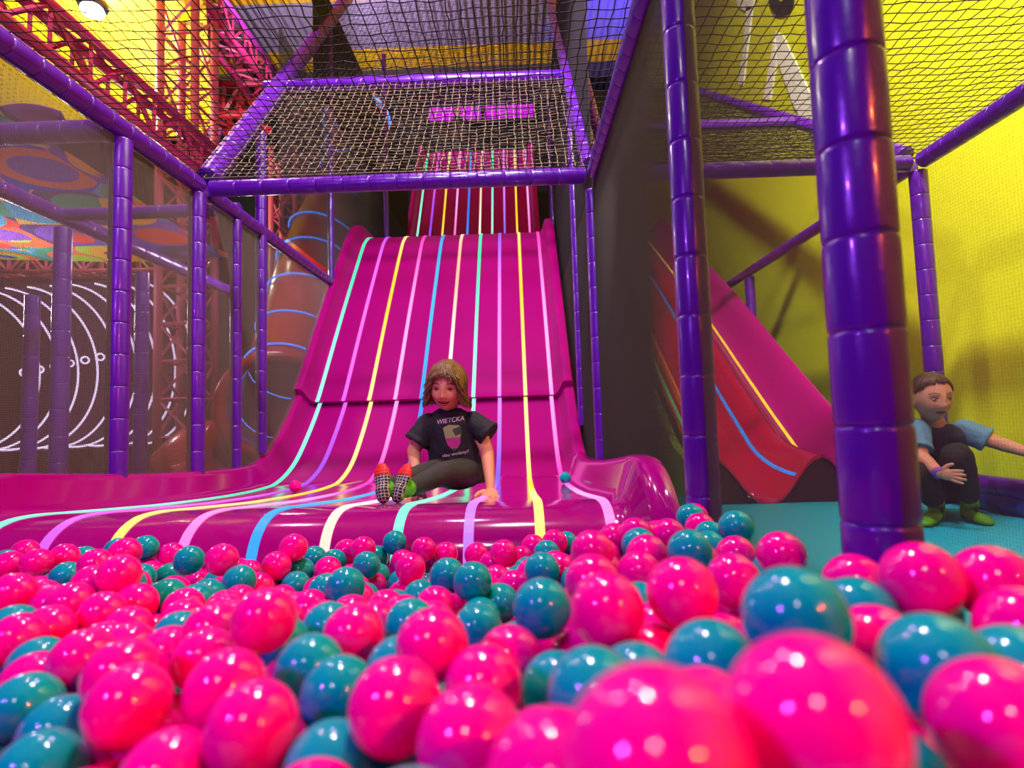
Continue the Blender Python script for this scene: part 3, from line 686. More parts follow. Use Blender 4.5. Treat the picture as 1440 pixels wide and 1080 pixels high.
keys = [tuple(map(float, it.split()[:2])) for it in ann.replace('\n', ';').split(';')]
CAMA = np.array(CAM)
order = sorted(range(len(balls)), key=lambda i: (0 if balls[i][2] else 1, 0 if (not balls[i][2] and balls[i][3] > -.03) else 1, np.linalg.norm(np.array(balls[i][0])-CAMA)))
rest = {'p': [], 't': []}; cnt = 0
LIMIT = 300
for i in order:
    b = balls[i]; c = b[0]
    v = Vector(c)-CAM; k = v.dot(FW); px, py = (720+F*v.dot(RT)/k, 540-F*v.dot(UP)/k) if k > .02 else (-999, -999)
    shallow = b[2] or b[3] > -.04
    if cnt >= LIMIT or not shallow or not (-60 < px < 1500 and py < 1180): rest[b[1]].append(c); continue
    cnt += 1
    nm, lb = names[b[1]]
    o = bpy.data.objects.new(nm, BM[b[1]]); COL.objects.link(o); o.location = c
    o.rotation_euler = (random.uniform(0, 6), random.uniform(0, 6), 0)
    sp = SPECIAL.get((int(keys[i][0]), int(keys[i][1]))) if b[2] else None
    zone = 'in the blurred front of the pit' if c[1] < .5 else ('in the middle of the pit' if c[1] < 1.05 else 'in the far rows by the slide lip')
    side = 'at left' if px < 480 else ('near the centre' if px < 900 else 'at right')
    sz = 'big' if c[1] < .5 else ('middle sized' if c[1] < 1.05 else 'small')
    tag(o, sp or '%s %s %s, %s' % (sz, lb, zone, side), 'ball', 'plastic balls in the pit')
mb = MB()
for k, mi in (('p', 0), ('t', 1)):
    for c in rest[k]: mb.sphere(c, R0, 20, 10, mi)
if mb.v:
    o = build('ball_fill', mb, [M['pink_ball'], M['teal_ball']]); tag(o, 'mass of pink and teal plastic balls filling the pit beneath and between the top balls', 'balls', None, 'stuff')
def bedz(Yv):
    P = sorted([(p[0], p[1]) for p in RA[6:]]); return float(np.interp(Yv, [a for a, _ in P], [b for _, b in P]))
for px, py, Yv, k, lb in ((415, 678, 3.35, 'p', 'single pink ball lying on the run-out left of the girl'), (795, 673, 3.4, 't', 'single teal ball lying on the run-out by its right rim')):
    p = at(px, py, Yv); o = bpy.data.objects.new(names[k][0], BM[k]); COL.objects.link(o); o.location = (min(p.x, .27), Yv, bedz(Yv)+R0+.001); tag(o, lb, 'ball', 'plastic balls in the pit')
# ================================================================== PEOPLE
def remesh(mb, voxel, smooth=4, disp=None):
    """union of overlapping closed shapes into one continuous skin"""
    me = bpy.data.meshes.new('tmp'); me.from_pydata(mb.v, [], mb.f); me.update()
    bm = bmesh.new(); bm.from_mesh(me); bmesh.ops.recalc_face_normals(bm, faces=bm.faces); bm.to_mesh(me); bm.free()
    o = bpy.data.objects.new('tmp', me); COL.objects.link(o)
    r = o.modifiers.new('r', 'REMESH'); r.mode = 'VOXEL'; r.voxel_size = voxel
    if smooth: s = o.modifiers.new('s', 'SMOOTH'); s.iterations = smooth; s.factor = .5
    if disp:
        tx = bpy.data.textures.new('fold', 'CLOUDS'); tx.noise_scale = disp[0]
        d = o.modifiers.new('d', 'DISPLACE'); d.texture = tx; d.strength = disp[1]; d.mid_level = .5; d.texture_coords = 'GLOBAL'
    dg = bpy.context.evaluated_depsgraph_get(); m2 = bpy.data.meshes.new_from_object(o.evaluated_get(dg))
    bpy.data.objects.remove(o); bpy.data.meshes.remove(me)
    m2.polygons.foreach_set('use_smooth', [True]*len(m2.polygons)); return m2
def cap(mb, pts, n=16):
    """tapered limb: list of (point, radius) joined end to end with round joints"""
    for (p, r) in pts: mb.sphere(p, r, n, n//2)
    for (p, r), (q, s) in zip(pts[:-1], pts[1:]): mb.frustum(p, r, q, s, n)
def ell(mb, c, rad, R=None): mb.sphere(c, 1, 24, 14, sc=rad, R=R)
def frame(fwd, upv):
    y = Vector(fwd).normalized(); z = Vector(upv); z = (z - y*y.dot(z)).normalized(); x = y.cross(z)
    return Matrix((x, y, z)).transposed()          # local x = subject's right, y = face forward, z = up
def g(x, a, s): return math.exp(-((x-a)/s)**2)
def head(mb, c, R, s, smile=1.0):
    nu, nv = 96, 64; vs = []
    for i in range(nv+1):
        th = PI*i/nv
        for k in range(nu):
            a = 2*PI*k/nu
            x, y, z = math.sin(th)*math.sin(a), math.sin(th)*math.cos(a), math.cos(th)
            X, Yy, Z = x*.072, y*.088, z*.105
            if Z < 0:
                t = -Z/.105
                X *= 1-.30*t**1.6
                if Yy < 0: Yy *= 1-.38*t
                else: Yy *= 1-.10*t
            if Yy > 0:
                f = min(1, Yy/.05)
                Yy = Yy*.95
                d = .018*g(X, 0, .0105)*g(Z, -.030, .012) + .008*g(X, 0, .009)*g(Z, -.008, .02) + .004*g(abs(X), .010, .006)*g(Z, -.036, .007)
                d += .0035*g(abs(X), .030, .018)*g(Z, .020, .008) - .0095*g(abs(X), .030, .015)*g(Z, .001, .011)
                d += (.005+.004*smile)*g(abs(X), .036, .017)*g(Z, -.036, .018)
                zm = -.060 + smile*9*X*X
                d += .006*g(X, 0, .022)*g(Z, zm+.005, .006) + .007*g(X, 0, .018)*g(Z, zm-.007, .006) - .006*g(X, 0, .022)*g(Z, zm, .003)
                d += .007*g(X, 0, .018)*g(Z, -.090, .012) - .003*g(X, 0, .02)*g(Z, -.076, .006)
                Yy += d*f
            vs.append(c + R @ (V(X, Yy, Z)*s))
    fs = []
    for i in range(nv):
        for k in range(nu):
            l = (k+1) % nu; fs.append((i*nu+k, (i+1)*nu+k, (i+1)*nu+l, i*nu+l))
    # weld the poles by tiny caps
    mb.add(vs, fs)
    for sx in (-1, 1):
        ell(mb, c + R @ (V(sx*.072, -.008, -.010)*s), V(.008, .016, .026)*s, R)
        ell(mb, c + R @ (V(sx*.077, -.012, .002)*s), V(.006, .013, .015)*s, R)
def skin_mat(name, rgb):
    m = mat(name, rgb, .5, sss=.0, spec=.35); nt = m.node_tree; b = nt.nodes['Principled BSDF']
    a = nt.nodes.new('ShaderNodeVertexColor'); a.layer_name = 'Col'; nt.links.new(a.outputs['Color'], b.inputs['Base Color']); return m
def paint(me, fn):
    at_ = me.color_attributes.new('Col', 'FLOAT_COLOR', 'POINT'); buf = []
    for v in me.vertices: buf += list(fn(v.co, v.normal)) + [1.0]
    at_.data.foreach_set('color', buf)
def face_paint(c, R, s, base, smile, brow, lip, lids=True):
    Ri = R.transposed()
    b = lin(base); br = lin(brow); lp_ = lin(lip); dk = lin((70, 12, 14)); lash = lin((38, 20, 14)); blush = lin((226, 120, 96))
    def mix(p, q, t): return tuple(p[i]+(q[i]-p[i])*t for i in range(3))
    def fn(co, n):
        q = (Ri @ (co-c))/s; x, y, z = q
        if abs(x) > .09 or abs(z) > .12 or y < .02: return b
        col = b
        col = mix(col, blush, .45*g(abs(x), .037, .018)*g(z, -.036, .018))
        zm = -.060 + smile*9*x*x; wd = .020 + .005*smile
        if abs(x) < wd:
            if abs(z-zm) < .0026: return dk
            t = 1-(abs(x)/wd)**2
            if abs(z-zm) < .011*t+.001: return mix(col, lp_, .85)
        zb = .021 + .004*(1-((abs(x)-.030)/.018)**2)
        if .012 < abs(x) < .048 and abs(z-zb) < .0030: return mix(col, br, .8)
        ze = .004 - 14*(abs(x)-.030)**2
        if lids and .017 < abs(x) < .043 and -.0014 < z-ze < .0014: return lash
        return col
    return fn
def local(me, root):
    off = Vector(root.location)
    for v in me.vertices: v.co -= off
def child(name, me, mats, root, label=None):
    for m in (mats if isinstance(mats, (list, tuple)) else [mats]): me.materials.append(m)
    local(me, root); o = bpy.data.objects.new(name, me); COL.objects.link(o); o.parent = root
    if label: o['label'] = label
    return o
def hair_locks(c, R, s, n, end_fn, mats, seed, thick=.009, rad=(.079, .098, .112), flick=0.012, cap_z=None):
    """combed locks lying over the skull from the crown down"""
    rr = random.Random(seed); mb = MB()
    ell(mb, c + R @ (V(0, -.024, .018)*s), V(rad[0]*.95, rad[1]*.90, rad[2]*.88)*s, R) if cap_z is None else None
    for k in range(n):
        a = -PI + 2*PI*(k+rr.random())/n; zend = end_fn(a) + rr.uniform(-.008, .008)
        lay = 1 + .05*rr.random(); pts = []; rs = []
        ph0 = rr.uniform(.05, .25); m = 9
        # angle from the crown at which this lock ends
        for i in range(m):
            u = i/(m-1); z_target = rad[2]*math.cos(ph0) + (zend - rad[2]*math.cos(ph0))*u
            if z_target > -.02: 
                ph = math.acos(max(-1, min(1, z_target/rad[2]))); sr = math.sin(ph)
            else: sr = 1.0 - .12*min(1, (-.02-z_target)/.1)
            aa = a + .12*math.sin(3*u+k)
            x, y = rad[0]*sr*math.sin(aa)*lay, rad[1]*sr*math.cos(aa)*lay - .004
            if u > .8: x += flick*(u-.8)/.2*math.sin(aa); y += flick*.5*(u-.8)/.2*math.cos(aa)
            pts.append(c + R @ (V(x, y, z_target + .003)*s)); rs.append(thick*s*(1.0 if u < .75 else 1-(u-.75)*3.7)*(.6+.4*min(1, u*4)))
        mb.tube(pts, 0, 6, mi=rr.choice([0, 0, 1, 2]), rs=rs, flat=.7)
    return mb
def hand(mb, wrist, palm_dir, side_dir, normal, s, curl=.25, spread=.5, thumb=1):
    """palm with four unequal, slightly bent fingers and a thumb leaving its side"""
    d = Vector(palm_dir).normalized(); sd = Vector(side_dir); sd = (sd-d*d.dot(sd)).normalized(); nn = Vector(normal); nn = (nn-d*d.dot(nn)-sd*sd.dot(nn)).normalized()
    w = Vector(wrist); R = Matrix((sd, d, nn)).transposed()
    ell(mb, w + d*.032*s, V(.028, .036, .012)*s, R)
    for k, L in enumerate((.036, .044, .041, .032)):
        off = (k-1.5)/1.5; b = w + d*.055*s + sd*off*.021*s; dd = (d + sd*off*spread*.45).normalized()
        m = b + dd*L*.55*s - nn*curl*.008*s; e = m + (dd - nn*curl).normalized()*L*.5*s
        cap(mb, [(b, .0085*s), (m, .0078*s), (e, .0065*s)], 10)
    b = w + d*.018*s + sd*thumb*.022*s; m = b + (d*.6 + sd*thumb*.8).normalized()*.024*s; e = m + (d*.85 + sd*thumb*.5 - nn*.2).normalized()*.020*s
    cap(mb, [(b, .011*s), (m, .009*s), (e, .007*s)], 10)
def eyes(root, c, R, s, iris, look):
    for sx in (-1, 1):
        mb = MB(); e = c + R @ (V(sx*.030, .0690, .0005)*s); mb.sphere(e, .0098*s, 20, 12, sc=(1.15, .8, .42), R=R)
        o = part('eye', mb, M['eye_white'], root)
        mb = MB(); mb.sphere(e + R @ (V(look[0], .0042, look[1])*s), .0050*s, 14, 8, sc=(1, .72, 1), R=R); part('iris', mb, iris, o)
M['eye_white'] = mat('eye_white', (150, 132, 122), .35); M['iris'] = mat('iris_dark', (40, 24, 16), .15)
for nm_, rgb in (('hair_a', (112, 76, 40)), ('hair_b', (150, 106, 58)), ('hair_c', (82, 54, 30)), ('hair_d', (74, 46, 30)), ('hair_e', (98, 62, 40)), ('hair_f', (56, 36, 26))): M[nm_] = mat(nm_, rgb, .42, bump=(80, .2))
M['black_tee'] = mat('black_cotton', (24, 24, 28), .8, bump=(60, .25)); M['leggings'] = mat('charcoal_leggings', (52, 48, 46), .75, bump=(90, .2))
M['tee_print'] = mat('pale_print', (225, 190, 196), .7); M['cup_lid'] = mat('olive_print', (150, 160, 96), .7); M['cup_pink'] = mat('pink_print', (178, 44, 128), .7); M['cup_dark'] = mat('grey_green_print', (62, 76, 62), .7)
M['torso_tee'] = mat('torso_cotton', (46, 54, 84), .8, bump=(60, .25)); M['blue_sleeve'] = mat('blue_cotton', (96, 150, 178), .8, bump=(60, .3)); M['pants'] = mat('black_trousers', (22, 18, 20), .8, bump=(60, .2))
M['wrist'] = mat('violet_band', (130, 70, 190), .5); M['star'] = mat('black_star', (14, 14, 12), .7)
def loft(mb, rows, n=28):
    rr = []
    for (c, hw, hd) in rows: rr.append([Vector(c) + V(hw*math.cos(a), hd*math.sin(a), 0) for a in np.linspace(0, 2*PI, n, endpoint=False)])
    mb.sweep(rr)

# ---------------------------------------------------------------- the girl on the run-out
sg = 1.10
girl = thing('person', 'person in black T-shirt and charcoal leggings sitting on the slide run-out, smiling', 'person', V(at(643, 690, 2.7).x, 2.7, bedz(2.7)))
Hc = at(628.5, 543.5, 2.60); Rg = frame((-.10, -1, -.24), (.05, -.2, 1))
b = MB(); head(b, Hc, Rg, sg, 1.0)
cap(b, [(Hc + Rg @ V(0, -.02, -.06), .042), (at(632, 584, 2.68), .046)])
loft(b, [(at(633, 588, 2.68), .09, .05), (at(634, 602, 2.68), .108, .068), (at(637, 630, 2.70), .104, .075), (at(641, 655, 2.71), .108, .08), (at(643, 672, 2.72), .112, .085)])
bz = bedz(2.66)
SR, ER, WR = at(669, 594, 2.67), at(685, 636, 2.64), at(689, 677, 2.55)
SLh, EL, WL = at(599, 596, 2.67), at(582, 634, 2.66), at(584, 663, 2.58)
cap(b, [(SR, .043), (ER, .032), (lerp(ER, WR, .35), .030), (WR, .022)])
cap(b, [(SLh, .043), (EL, .032), (lerp(EL, WL, .4), .029), (WL, .022)])
WRd = V(WR.x+.002, WR.y-.02, bedz(WR.y)+.030)
cap(b, [(WR, .022), (WRd, .020)])
hand(b, WRd, (.02, -1, -.24), (1, 0, 0), (0, -.2, 1), 1.28, .35, 1.0, -1)
WLd = V(WL.x, WL.y-.02, bedz(WL.y)+.030); cap(b, [(WL, .022), (WLd, .020)]); hand(b, WLd, (-.1, -1, -.22), (1, 0, 0), (0, -.2, 1), 1.28, .3, .8, 1)
hipR, knR, anR = at(658, 664, 2.68), at(623, 665, 2.42), at(580, 686, 2.21)
hipL, knL, anL = at(626, 664, 2.68), at(594, 668, 2.44), at(546, 687, 2.17)
for h_, k_, a_ in ((hipR, knR, anR), (hipL, knL, anL)): cap(b, [(h_, .062), (k_, .042), (lerp(k_, a_, .35), .040), (a_, .027)])
me = remesh(b, .0021, 3); paint(me, face_paint(Hc, Rg, sg, (222, 150, 112), 1.0, (96, 62, 40), (178, 62, 60)))
child('body', me, skin_mat('girl_skin', (222, 150, 112)), girl)
for sx_ in (-1, 1):
    mb = MB(); e_ = Hc + Rg @ (V(sx_*.030, .0735, .0012)*sg); mb.sphere(e_, .0068*sg, 20, 12, sc=(1.3, .5, .30), R=Rg); part('eye', mb, M['iris'], girl, 'squinting eye')
# shirt
b = MB()
loft(b, [(at(632, 574.5, 2.67), .055, .055), (at(633, 582, 2.68), .098, .068), (at(634, 597, 2.68), .128, .084), (at(637, 630, 2.69), .124, .094), (at(641, 655, 2.70), .131, .101), (at(643, 679, 2.715), .138, .112)])
def sleeve(mb, s0, e0, r0, r1):
    s0, e0 = Vector(s0), Vector(e0); mb.sphere(s0, r0, 18, 10); mb.frustum(s0, r0, e0, r1, 20)
    d = (e0-s0).normalized(); mb.tube([e0-d*.022, e0-d*.018, e0-d*.002, e0], 0, 20, rs=[r1, r1*1.07, r1*1.09, r1*1.0])
sleeve(b, SR+V(-.012, 0, -.004), at(688.5, 612, 2.645), .058, .061); sleeve(b, SLh+V(.012, 0, -.004), at(585, 623, 2.645), .058, .060)
me = remesh(b, .0035, 3, (.045, .009)); tee = child('t_shirt', me, M['black_tee'], girl, 'black T-shirt with a print')
# print on the chest: traced onto the cloth from the front
bvh = BVHTree.FromPolygons([v.co + girl.location for v in me.vertices], [tuple(p.vertices) for p in me.polygons])
def onto(p, off=.0016):
    h = bvh.ray_cast(V(p.x, p.y-.6, p.z), V(0, 1, 0)); q = h[0] if h[0] is not None else V(p.x, 2.6, p.z); return V(q.x, q.y-off, q.z)
def decal(name, P, m, off=.0016, lab=None):
    """printed patch: outline filled with a fine grid so that it follows the cloth"""
    bm = bmesh.new(); vv = [bm.verts.new(p) for p in P]; bm.faces.new(vv)
    for _ in range(3): bmesh.ops.subdivide_edges(bm, edges=[e for e in bm.edges if e.calc_length() > .008], cuts=1)
    bmesh.ops.triangulate(bm, faces=bm.faces[:])
    bmesh.ops.subdivide_edges(bm, edges=bm.edges[:], cuts=2, use_grid_fill=True)
    mb = MB(); bm.verts.index_update(); mb.add([onto(v.co, off) for v in bm.verts], [tuple(v.index for v in f.verts) for f in bm.faces]); bm.free()
    return part(name, mb, m, tee, lab)
def chest(px, py): p = at(px, py, 2.58); return V(p.x, 2.5, p.z)
decal('printed_cup', [chest(*p) for p in ((622, 602), (630, 597.5), (645, 598), (648, 609), (646.5, 615), (626, 617.5))], M['cup_lid'], .0016, 'olive upper half of the printed cup')
decal('printed_cup', [chest(*p) for p in ((635, 604), (647.5, 599), (648.5, 610), (640, 613))], M['cup_dark'], .0022, 'grey green leaf patch of the print')
decal('printed_cup', [chest(*p) for p in ((625.5, 617), (646.5, 614.5), (647, 623), (643, 630), (634, 631), (629, 626))], M['cup_pink'], .0019, 'pink lower half of the printed cup')
decal('printed_cup', [chest(*p) for p in ((634, 631), (643, 630), (640, 634), (636, 634))], M['cup_dark'], .0019, 'grey foot of the printed cup')
def shirt_text(txt, x0, y0, x1, y1, hpx):
    cu = bpy.data.curves.new('t', 'FONT'); cu.body = txt; cu.size = 1; o = bpy.data.objects.new('t', cu); COL.objects.link(o)
    dg = bpy.context.evaluated_depsgraph_get(); m = bpy.data.meshes.new_from_object(o.evaluated_get(dg)); bpy.data.objects.remove(o)
    X = [v.co.x for v in m.vertices]; w_ = max(X)-min(X); X0 = min(X)
    mb = MB(); vs = []
    for v in m.vertices:
        u = (v.co.x-X0)/w_; px = x0+(x1-x0)*u; py = y0+(y1-y0)*u - v.co.y*hpx/.72; vs.append(onto(chest(px, py), .0022))
    mb.add(vs, [tuple(p.vertices) for p in m.polygons]); part('printed_text', mb, M['tee_print'], tee, 'pale printed lettering')
shirt_text('WIETCKA', 613, 597, 652, 591, 7.0)
shirt_text('slau wolany?', 621, 643.5, 658, 637, 4.6)
# leggings
b = MB()
for h_, k_, a_ in ((hipR, knR, anR), (hipL, knL, anL)): cap(b, [(h_, .074), (lerp(h_, k_, .5), .064), (k_, .050), (lerp(k_, a_, .35), .047), (lerp(k_, a_, .96), .037)])
ell(b, at(643, 667, 2.715), (.125, .085, .075))
me = remesh(b, .004, 3, (.05, .004)); child('leggings', me, M['leggings'], girl)
# socks: red toes, black soles with a white grid, green uppers
def sock(heel, toe, ank, up_lab, solegrid=True, cols=None, root=None, wid=.032):
    heel, toe, ank = Vector(heel), Vector(toe), Vector(ank); d = (toe-heel); L = d.length; d.normalize()
    b = MB(); fwd = (heel-ank); fwd = (fwd - d*d.dot(fwd)).normalized(); sd = d.cross(fwd).normalized(); R = Matrix((sd, d, fwd)).transposed()
    for t_, w_, h_ in ((.0, .026, .026), (.15, .027, .026), (.3, .026, .024), (.45, .028, .022), (.6, .032, .021), (.75, .034, .020), (.88, .032, .018), (1.0, .025, .015)):
        ell(b, heel + d*L*t_, (w_*wid/.032, .030, h_), R)
    cap(b, [(heel + d*.02, .030), (ank, .034), (ank + (ank-heel).normalized()*.008, .033)])
    me = remesh(b, .0025, 3)
    def fn(co, n):
        q = co-heel; t = q.dot(d)/L; side = q.dot(sd); front = q.dot(fwd)
        if t > .74 and -.030 < front: 
            u, v_ = (side*70) % 1, (q.dot(d)*70) % 1
            return lin((216, 26, 22)) if front < .006 or (u > .14 and v_ > .14) and t > .82 else lin((150, 16, 20)) if (u > .14 and v_ > .14) else lin((225, 70, 60))
        if front > .004:
            u, v_ = (side*85) % 1, (q.dot(d)*85) % 1
            if u < .20 or v_ < .20: return lin((196, 190, 176))
            return lin((26, 20, 24))
        return lin((96, 196, 40))
    if cols: fn = cols
    paint(me, fn); return child('sock', me, skin_mat('sock_knit', (90, 90, 90)), root, up_lab)
sock(at(560, 696, 2.13), at(571, 662, 2.17), lerp(at(563, 690, 2.14), anR, .55), 'patterned sock with a red toe', root=girl)
sock(at(539, 697, 2.09), at(537, 661, 2.13), lerp(at(540, 690, 2.1), anL, .6), 'patterned sock with a red toe', root=girl)
# hair: bob with a fringe
def end_girl(a):
    A = abs(a)
    if A < .62: return .046 + .012*math.cos(5*a)
    if A < 1.05: return .046 - (A-.62)/.43*.115
    return -.080 - .02*min(1, (A-1.05)/1.2)
part('hair', hair_locks(Hc, Rg, sg*1.02, 340, end_girl, None, 4, .0080, rad=(.079, .094, .110), flick=.030), [M['hair_a'], M['hair_b'], M['hair_c']], girl)

# ---------------------------------------------------------------- the boy crouching in the right bay
sb = 1.06
boy = thing('person', 'person in blue sleeved T-shirt, black trousers and green socks crouching on the turquoise mat', 'person', V(at(1335, 700, 2.7).x, 2.7, .024))
Hb = at(1310, 559, 2.62); Rb = frame((-.10, -.99, -.12), (-.03, -.03, 1))
b = MB(); head(b, Hb, Rb, sb, 0.0)
cap(b, [(Hb + Rb @ V(0, -.022, -.06), .042), (at(1316, 600, 2.69), .045)])
loft(b, [(at(1320, 604, 2.70), .09, .05), (at(1322, 620, 2.73), .105, .065), (at(1324, 650, 2.79), .10, .075), (at(1326, 676, 2.84), .10, .08)])
s1, e1, w1 = at(1287, 606, 2.67), at(1295, 643, 2.60), at(1320, 665, 2.47)
s2, e2, w2 = at(1360, 607, 2.71), at(1398, 621, 2.63), at(1447, 637, 2.52)
cap(b, [(s1, .043), (e1, .033), (lerp(e1, w1, .35), .031), (w1, .022)]); cap(b, [(s2, .043), (e2, .033), (lerp(e2, w2, .35), .031), (w2, .022)])
hand(b, w1, w1-e1+V(.10, -.01, .035), (.3, -.6, .7), (.2, -.7, .6), .95, .30, .45, 1); hand(b, w2, w2-e2, (0, -.3, 1), (0, -1, 0), 1.15, .3, .6, 1)
hb2, kb2, ab2 = at(1342, 686, 2.82), at(1346, 642, 2.52), at(1364, 708, 2.63)
hb1, kb1, ab1 = at(1308, 688, 2.82), at(1291, 668, 2.56), at(1316, 708, 2.66)
for h_, k_, a_ in ((hb1, kb1, ab1), (hb2, kb2, ab2)): cap(b, [(h_, .06), (k_, .043), (lerp(k_, a_, .35), .04), (a_, .027)])
me = remesh(b, .0023, 3); paint(me, face_paint(Hb, Rb, sb, (214, 150, 118), 0.0, (78, 52, 38), (176, 92, 84)))
child('body', me, skin_mat('boy_skin', (214, 150, 118)), boy)
eyes(boy, Hb, Rb, sb, M['iris'], (-.002, -.001))
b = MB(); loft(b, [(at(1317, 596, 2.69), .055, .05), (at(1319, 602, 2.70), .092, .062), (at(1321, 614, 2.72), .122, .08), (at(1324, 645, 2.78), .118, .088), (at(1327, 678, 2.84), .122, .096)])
me = remesh(b, .0038, 3, (.05, .008)); child('t_shirt', me, M['torso_tee'], boy, 'T-shirt body, darker than the sleeves')  # torso cloth is coloured darker than the sleeves
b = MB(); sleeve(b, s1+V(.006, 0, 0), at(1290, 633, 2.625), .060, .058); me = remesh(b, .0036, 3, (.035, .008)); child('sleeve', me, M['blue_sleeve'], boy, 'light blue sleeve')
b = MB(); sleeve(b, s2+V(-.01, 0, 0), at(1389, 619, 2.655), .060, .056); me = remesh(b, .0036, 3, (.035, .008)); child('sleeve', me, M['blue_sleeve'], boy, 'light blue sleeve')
b = MB()
for h_, k_, a_ in ((hb1, kb1, ab1), (hb2, kb2, ab2)): cap(b, [(h_, .078), (lerp(h_, k_, .5), .070), (k_, .062), (lerp(k_, a_, .4), .056), (lerp(k_, a_, .78), .048)])
ell(b, at(1325, 686, 2.85), (.125, .09, .08))
me = remesh(b, .004, 3, (.05, .006)); child('trousers', me, M['pants'], boy)
b = MB(); d_ = (w1-e1).normalized(); b.tube([w1-d_*.012, w1-d_*.008, w1+d_*.008, w1+d_*.012], 0, 18, rs=[.023, .0265, .0265, .023]); part('wristband', b, M['wrist'], boy)
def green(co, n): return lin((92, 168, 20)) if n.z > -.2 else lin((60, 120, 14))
for hx, tx_, ak in (((1318, 724, 2.67), (1301, 731.5, 2.55), ab1), ((1361, 723, 2.65), (1386, 733, 2.55), ab2)):
    h_, t2 = at(*hx), at(*tx_); h_.z = .055; t2.z = .048
    b = MB(); d = (t2-h_).normalized(); sd = d.cross(V(0, 0, 1)).normalized(); R_ = Matrix((sd, d, sd.cross(d))).transposed(); L_ = (t2-h_).length
    for t__, w_, hh in ((0, .030, .030), (.25, .031, .031), (.5, .034, .028), (.8, .036, .024), (1.0, .030, .020)): ell(b, h_ + d*L_*t__ + V(0, 0, -.055+.024+hh+.001) if t__ == 0 else h_ + d*L_*t__ + V(0, 0, .025+hh-h_.z), (w_, .034, hh), R_)
    cap(b, [(h_, .032), (Vector(ak), .036), (Vector(ak)+V(0, .01, .03), .038)])
    me = remesh(b, .003, 3); paint(me, green); so = child('sock', me, skin_mat('green_knit', (92, 168, 20)), boy, 'green sock with a black star')
    bv = BVHTree.FromPolygons([v.co + boy.location for v in me.vertices], [tuple(p.vertices) for p in me.polygons])
    c_ = lerp(h_, Vector(ak), .6); P = []
    for k in range(10):
        a = PI/2 + PI*k/5; r_ = .024 if k % 2 == 0 else .009; p = V(c_.x + r_*math.cos(a), 0, c_.z + r_*math.sin(a)); hit = bv.ray_cast(V(p.x, 1.5, p.z), V(0, 1, 0))[0]; P.append((hit if hit is not None else V(p.x, c_.y-.03, p.z)) + V(0, -.002, 0))
    mb = MB(); cc = sum(P, V(0, 0, 0))/10 + V(0, -.003, 0); mb.add([cc] + P, [(0, 1+k, 1+(k+1) % 10) for k in range(10)], 0, False); part('star', mb, M['star'], so, 'black star mark')
def end_boy(a):
    A = abs(a)
    if A < .8: return .070 + .006*math.sin(9*a)
    if A < 1.15: return .070 - (A-.8)/.35*.045
    if A < 1.9: return .025
    return -.05
part('hair', hair_locks(Hb, Rb, sb*1.0, 200, end_boy, None, 9, .0062, rad=(.0745, .0905, .1075), flick=.0), [M['hair_d'], M['hair_e'], M['hair_f']], boy)

# ---------------------------------------------------------------- child waiting at the top of the slide
hc = at(643.5, 157, 11.75); kid = thing('person', 'tiny dark person standing at the top of the slide in front of the magenta window', 'person', V(hc.x, 11.75, 6.09))
b = MB(); head(b, hc, frame((0, -1, -.2), (0, 0, 1)), .85, 0); zf = 6.09; zc = hc.z
hN = zc-.09
cap(b, [(hc-V(0, 0, .05), .035), (hc-V(0, 0, .12), .04)])
hp = zf + (hN-zf)*.47
loft(b, [(V(hc.x, 11.75, hN-.03), .06, .045), (V(hc.x, 11.75, hN-.07), .10, .06), (V(hc.x, 11.75, (hN+hp)/2), .095, .06), (V(hc.x, 11.75, hp), .10, .065)])
for sx in (-1, 1):
    cap(b, [(V(hc.x+sx*.10, 11.75, hN-.08), .032), (V(hc.x+sx*.125, 11.74, (hN+hp)/2), .026), (V(hc.x+sx*.12, 11.70, hp), .02)], 12)
    cap(b, [(V(hc.x+sx*.05, 11.75, hp), .055), (V(hc.x+sx*.055, 11.74, (hp+zf)/2), .042), (V(hc.x+sx*.055, 11.75, zf+.05), .03)], 12); cap(b, [(V(hc.x+sx*.055, 11.76, zf+.03), .028), (V(hc.x+sx*.06, 11.66, zf+.025), .024)], 12)
me = remesh(b, .009, 2); paint(me, lambda co, n: lin((186, 122, 90)) if co.z > hN-.02 else lin((44, 34, 34))); child('body', me, skin_mat('kid_skin', (180, 120, 90)), kid)
part('hair', hair_locks(hc, frame((0, -1, -.2), (0, 0, 1)), .86, 60, end_boy, None, 2, .009), [M['hair_d'], M['hair_e'], M['hair_f']], kid)

# ================================================================== LIGHT
def lamp(name, kind, loc, power, color, size=.1, target=None, angle=None, blend=.4):
    l = bpy.data.lights.new(name, kind); l.energy = power; l.color = color
    if kind == 'AREA': l.size = size
    else: l.shadow_soft_size = size
    o = bpy.data.objects.new(name, l); COL.objects.link(o); o.location = loc
    if target is not None: o.rotation_euler = (Vector(target)-Vector(loc)).to_track_quat('-Z', 'Y').to_euler()
    if angle: l.spot_size = math.radians(angle); l.spot_blend = blend
    return o
lamp('hall_key_fill', 'SPOT', (-.1, 1.75, 4.6), 520, (1, .92, .93), .12, (-.1, 1.95, 0), 150, .35)
lamp('hall_key_fill', 'SPOT', (-.9, -1.6, 5.2), 760, (1, .88, .98), .25, (-.7, 5.2, .9), 46, .5)  # unseen fill behind the camera, aimed to whiten the slide
lamp('hall_key_fill', 'POINT', (-.6, -2.2, 3.6), 90, (1, .9, 1), .2)  # weak unseen fill, also from behind the camera
lamp('violet_spot', 'POINT', (-1.6, -.7, 1.75), 150, (.34, .08, 1), .05)
lamp('orange_spot', 'POINT', (1.55, -1.1, 1.75), 190, (1, .13, .01), .05)
lamp('bay_key_fill', 'SPOT', (1.0, 1.6, 5.4), 3300, (1, .98, .74), .12, (2.9, 3.2, 4.4), 94)
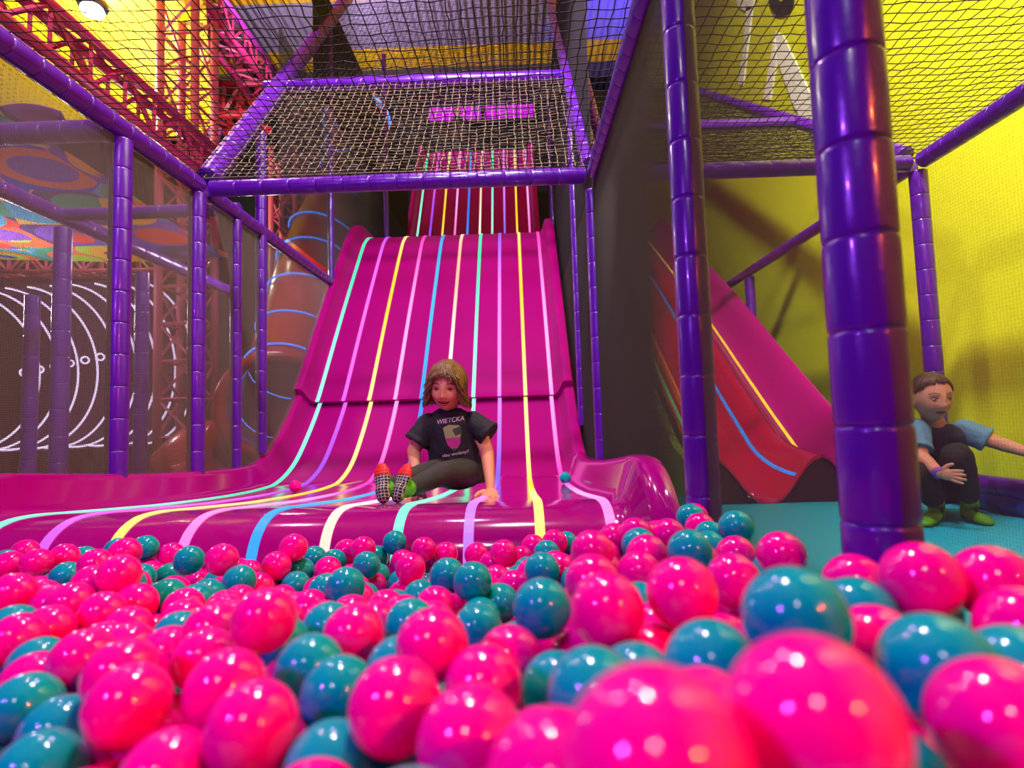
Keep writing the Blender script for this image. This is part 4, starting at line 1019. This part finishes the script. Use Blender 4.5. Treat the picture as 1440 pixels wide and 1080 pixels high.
lamp('bay_key_fill', 'POINT', (1.7, 1.4, 3.6), 30, (1, .92, .8), .1)
lamp('bay_key_fill', 'SPOT', (1.35, 1.5, 2.6), 210, (1, .93, .95), .08, (1.7, 2.7, 0), 85)  # added low spot to brighten mat, side slide foot and boy
lamp('bay_key_fill', 'SPOT', (.72, 2.0, 1.9), 90, (1, 1, .8), .05, (1.05, 4.6, .7), 60)  # spot added between net and slide to light the lime panel
lamp('truss_fill', 'POINT', (-2.9, 3.6, 5.4), 230, (1, .5, .75), .1)  # pink fill added to brighten the trusses
lamp('soffit_lamp_fill', 'POINT', (lp.x, lp.y, lp.z-.45), 250, (1, .93, .7), .12)
lamp('soffit_lamp_fill', 'POINT', (-6.2, 9.0, 4.2), 300, (1, .93, .7), .12)  # extra unseen light added to brighten the yellow soffit
lamp('side_hall_fill', 'POINT', (-5.4, 5.4, 1.9), 110, (.95, .8, 1), .2)  # unseen fill added to brighten the left hall
lamp('side_hall_fill', 'POINT', (-2.6, 5.6, 2.3), 60, (1, .85, .9), .2)  # second added fill for the left hall, near the tube slide
lamp('canopy_fill', 'SPOT', (-.6, 3.1, 4.3), 150, (.85, .5, 1), .15, (-.6, 3.3, 0), 140)  # violet fill added above to brighten the canopy rails
lamp('roof_fill', 'SPOT', (-2.4, 8.8, 6.2), 300, (.9, .75, 1), .15, (-.6, 10.2, 8), 120)  # added uplight that brightens the ceiling
lamp('roof_fill', 'SPOT', (-3.4, 8.0, 6.2), 260, (.95, .88, 1), .15, (-4.3, 9.6, 8), 100)  # another added uplight, for the grey ceiling at left
lamp('blue_lamp', 'SPOT', (2.2, 9.2, 6.6), 300, (.1, .08, 1), .12, (2.3, 9.9, 8), 100)
w = bpy.data.worlds.new('World'); SC.world = w; w.use_nodes = True
w.node_tree.nodes['Background'].inputs[0].default_value = (.5, .42, .55, 1); w.node_tree.nodes['Background'].inputs[1].default_value = .015

# ================================================================== CAMERA
cd = bpy.data.cameras.new('Camera'); co = bpy.data.objects.new('Camera', cd); COL.objects.link(co)
cd.sensor_width = 36; cd.lens = F/1440*36; cd.clip_start = .02; cd.clip_end = 100
co.matrix_world = Matrix(((RT.x, UP.x, -FW.x, CAM.x), (RT.y, UP.y, -FW.y, CAM.y), (RT.z, UP.z, -FW.z, CAM.z), (0, 0, 0, 1)))
cd.dof.use_dof = True; cd.dof.focus_distance = 2.4; cd.dof.aperture_fstop = 2.7; cd.dof.aperture_blades = 0
SC.camera = co
vs_ = SC.view_settings; vs_.view_transform = 'Standard'; vs_.look = 'None'; vs_.exposure = 0; vs_.gamma = 1; vs_.use_curve_mapping = False
cy = SC.cycles; cy.max_bounces = 6; cy.diffuse_bounces = 3; cy.glossy_bounces = 3; cy.transmission_bounces = 2; cy.transparent_max_bounces = 8
cy.use_denoising = True; cy.sample_clamp_indirect = 6; cy.caustics_reflective = False; cy.caustics_refractive = False
for k in list(bpy.data.objects):
    if k.type == 'EMPTY' and '_loc' in k: del k['_loc']
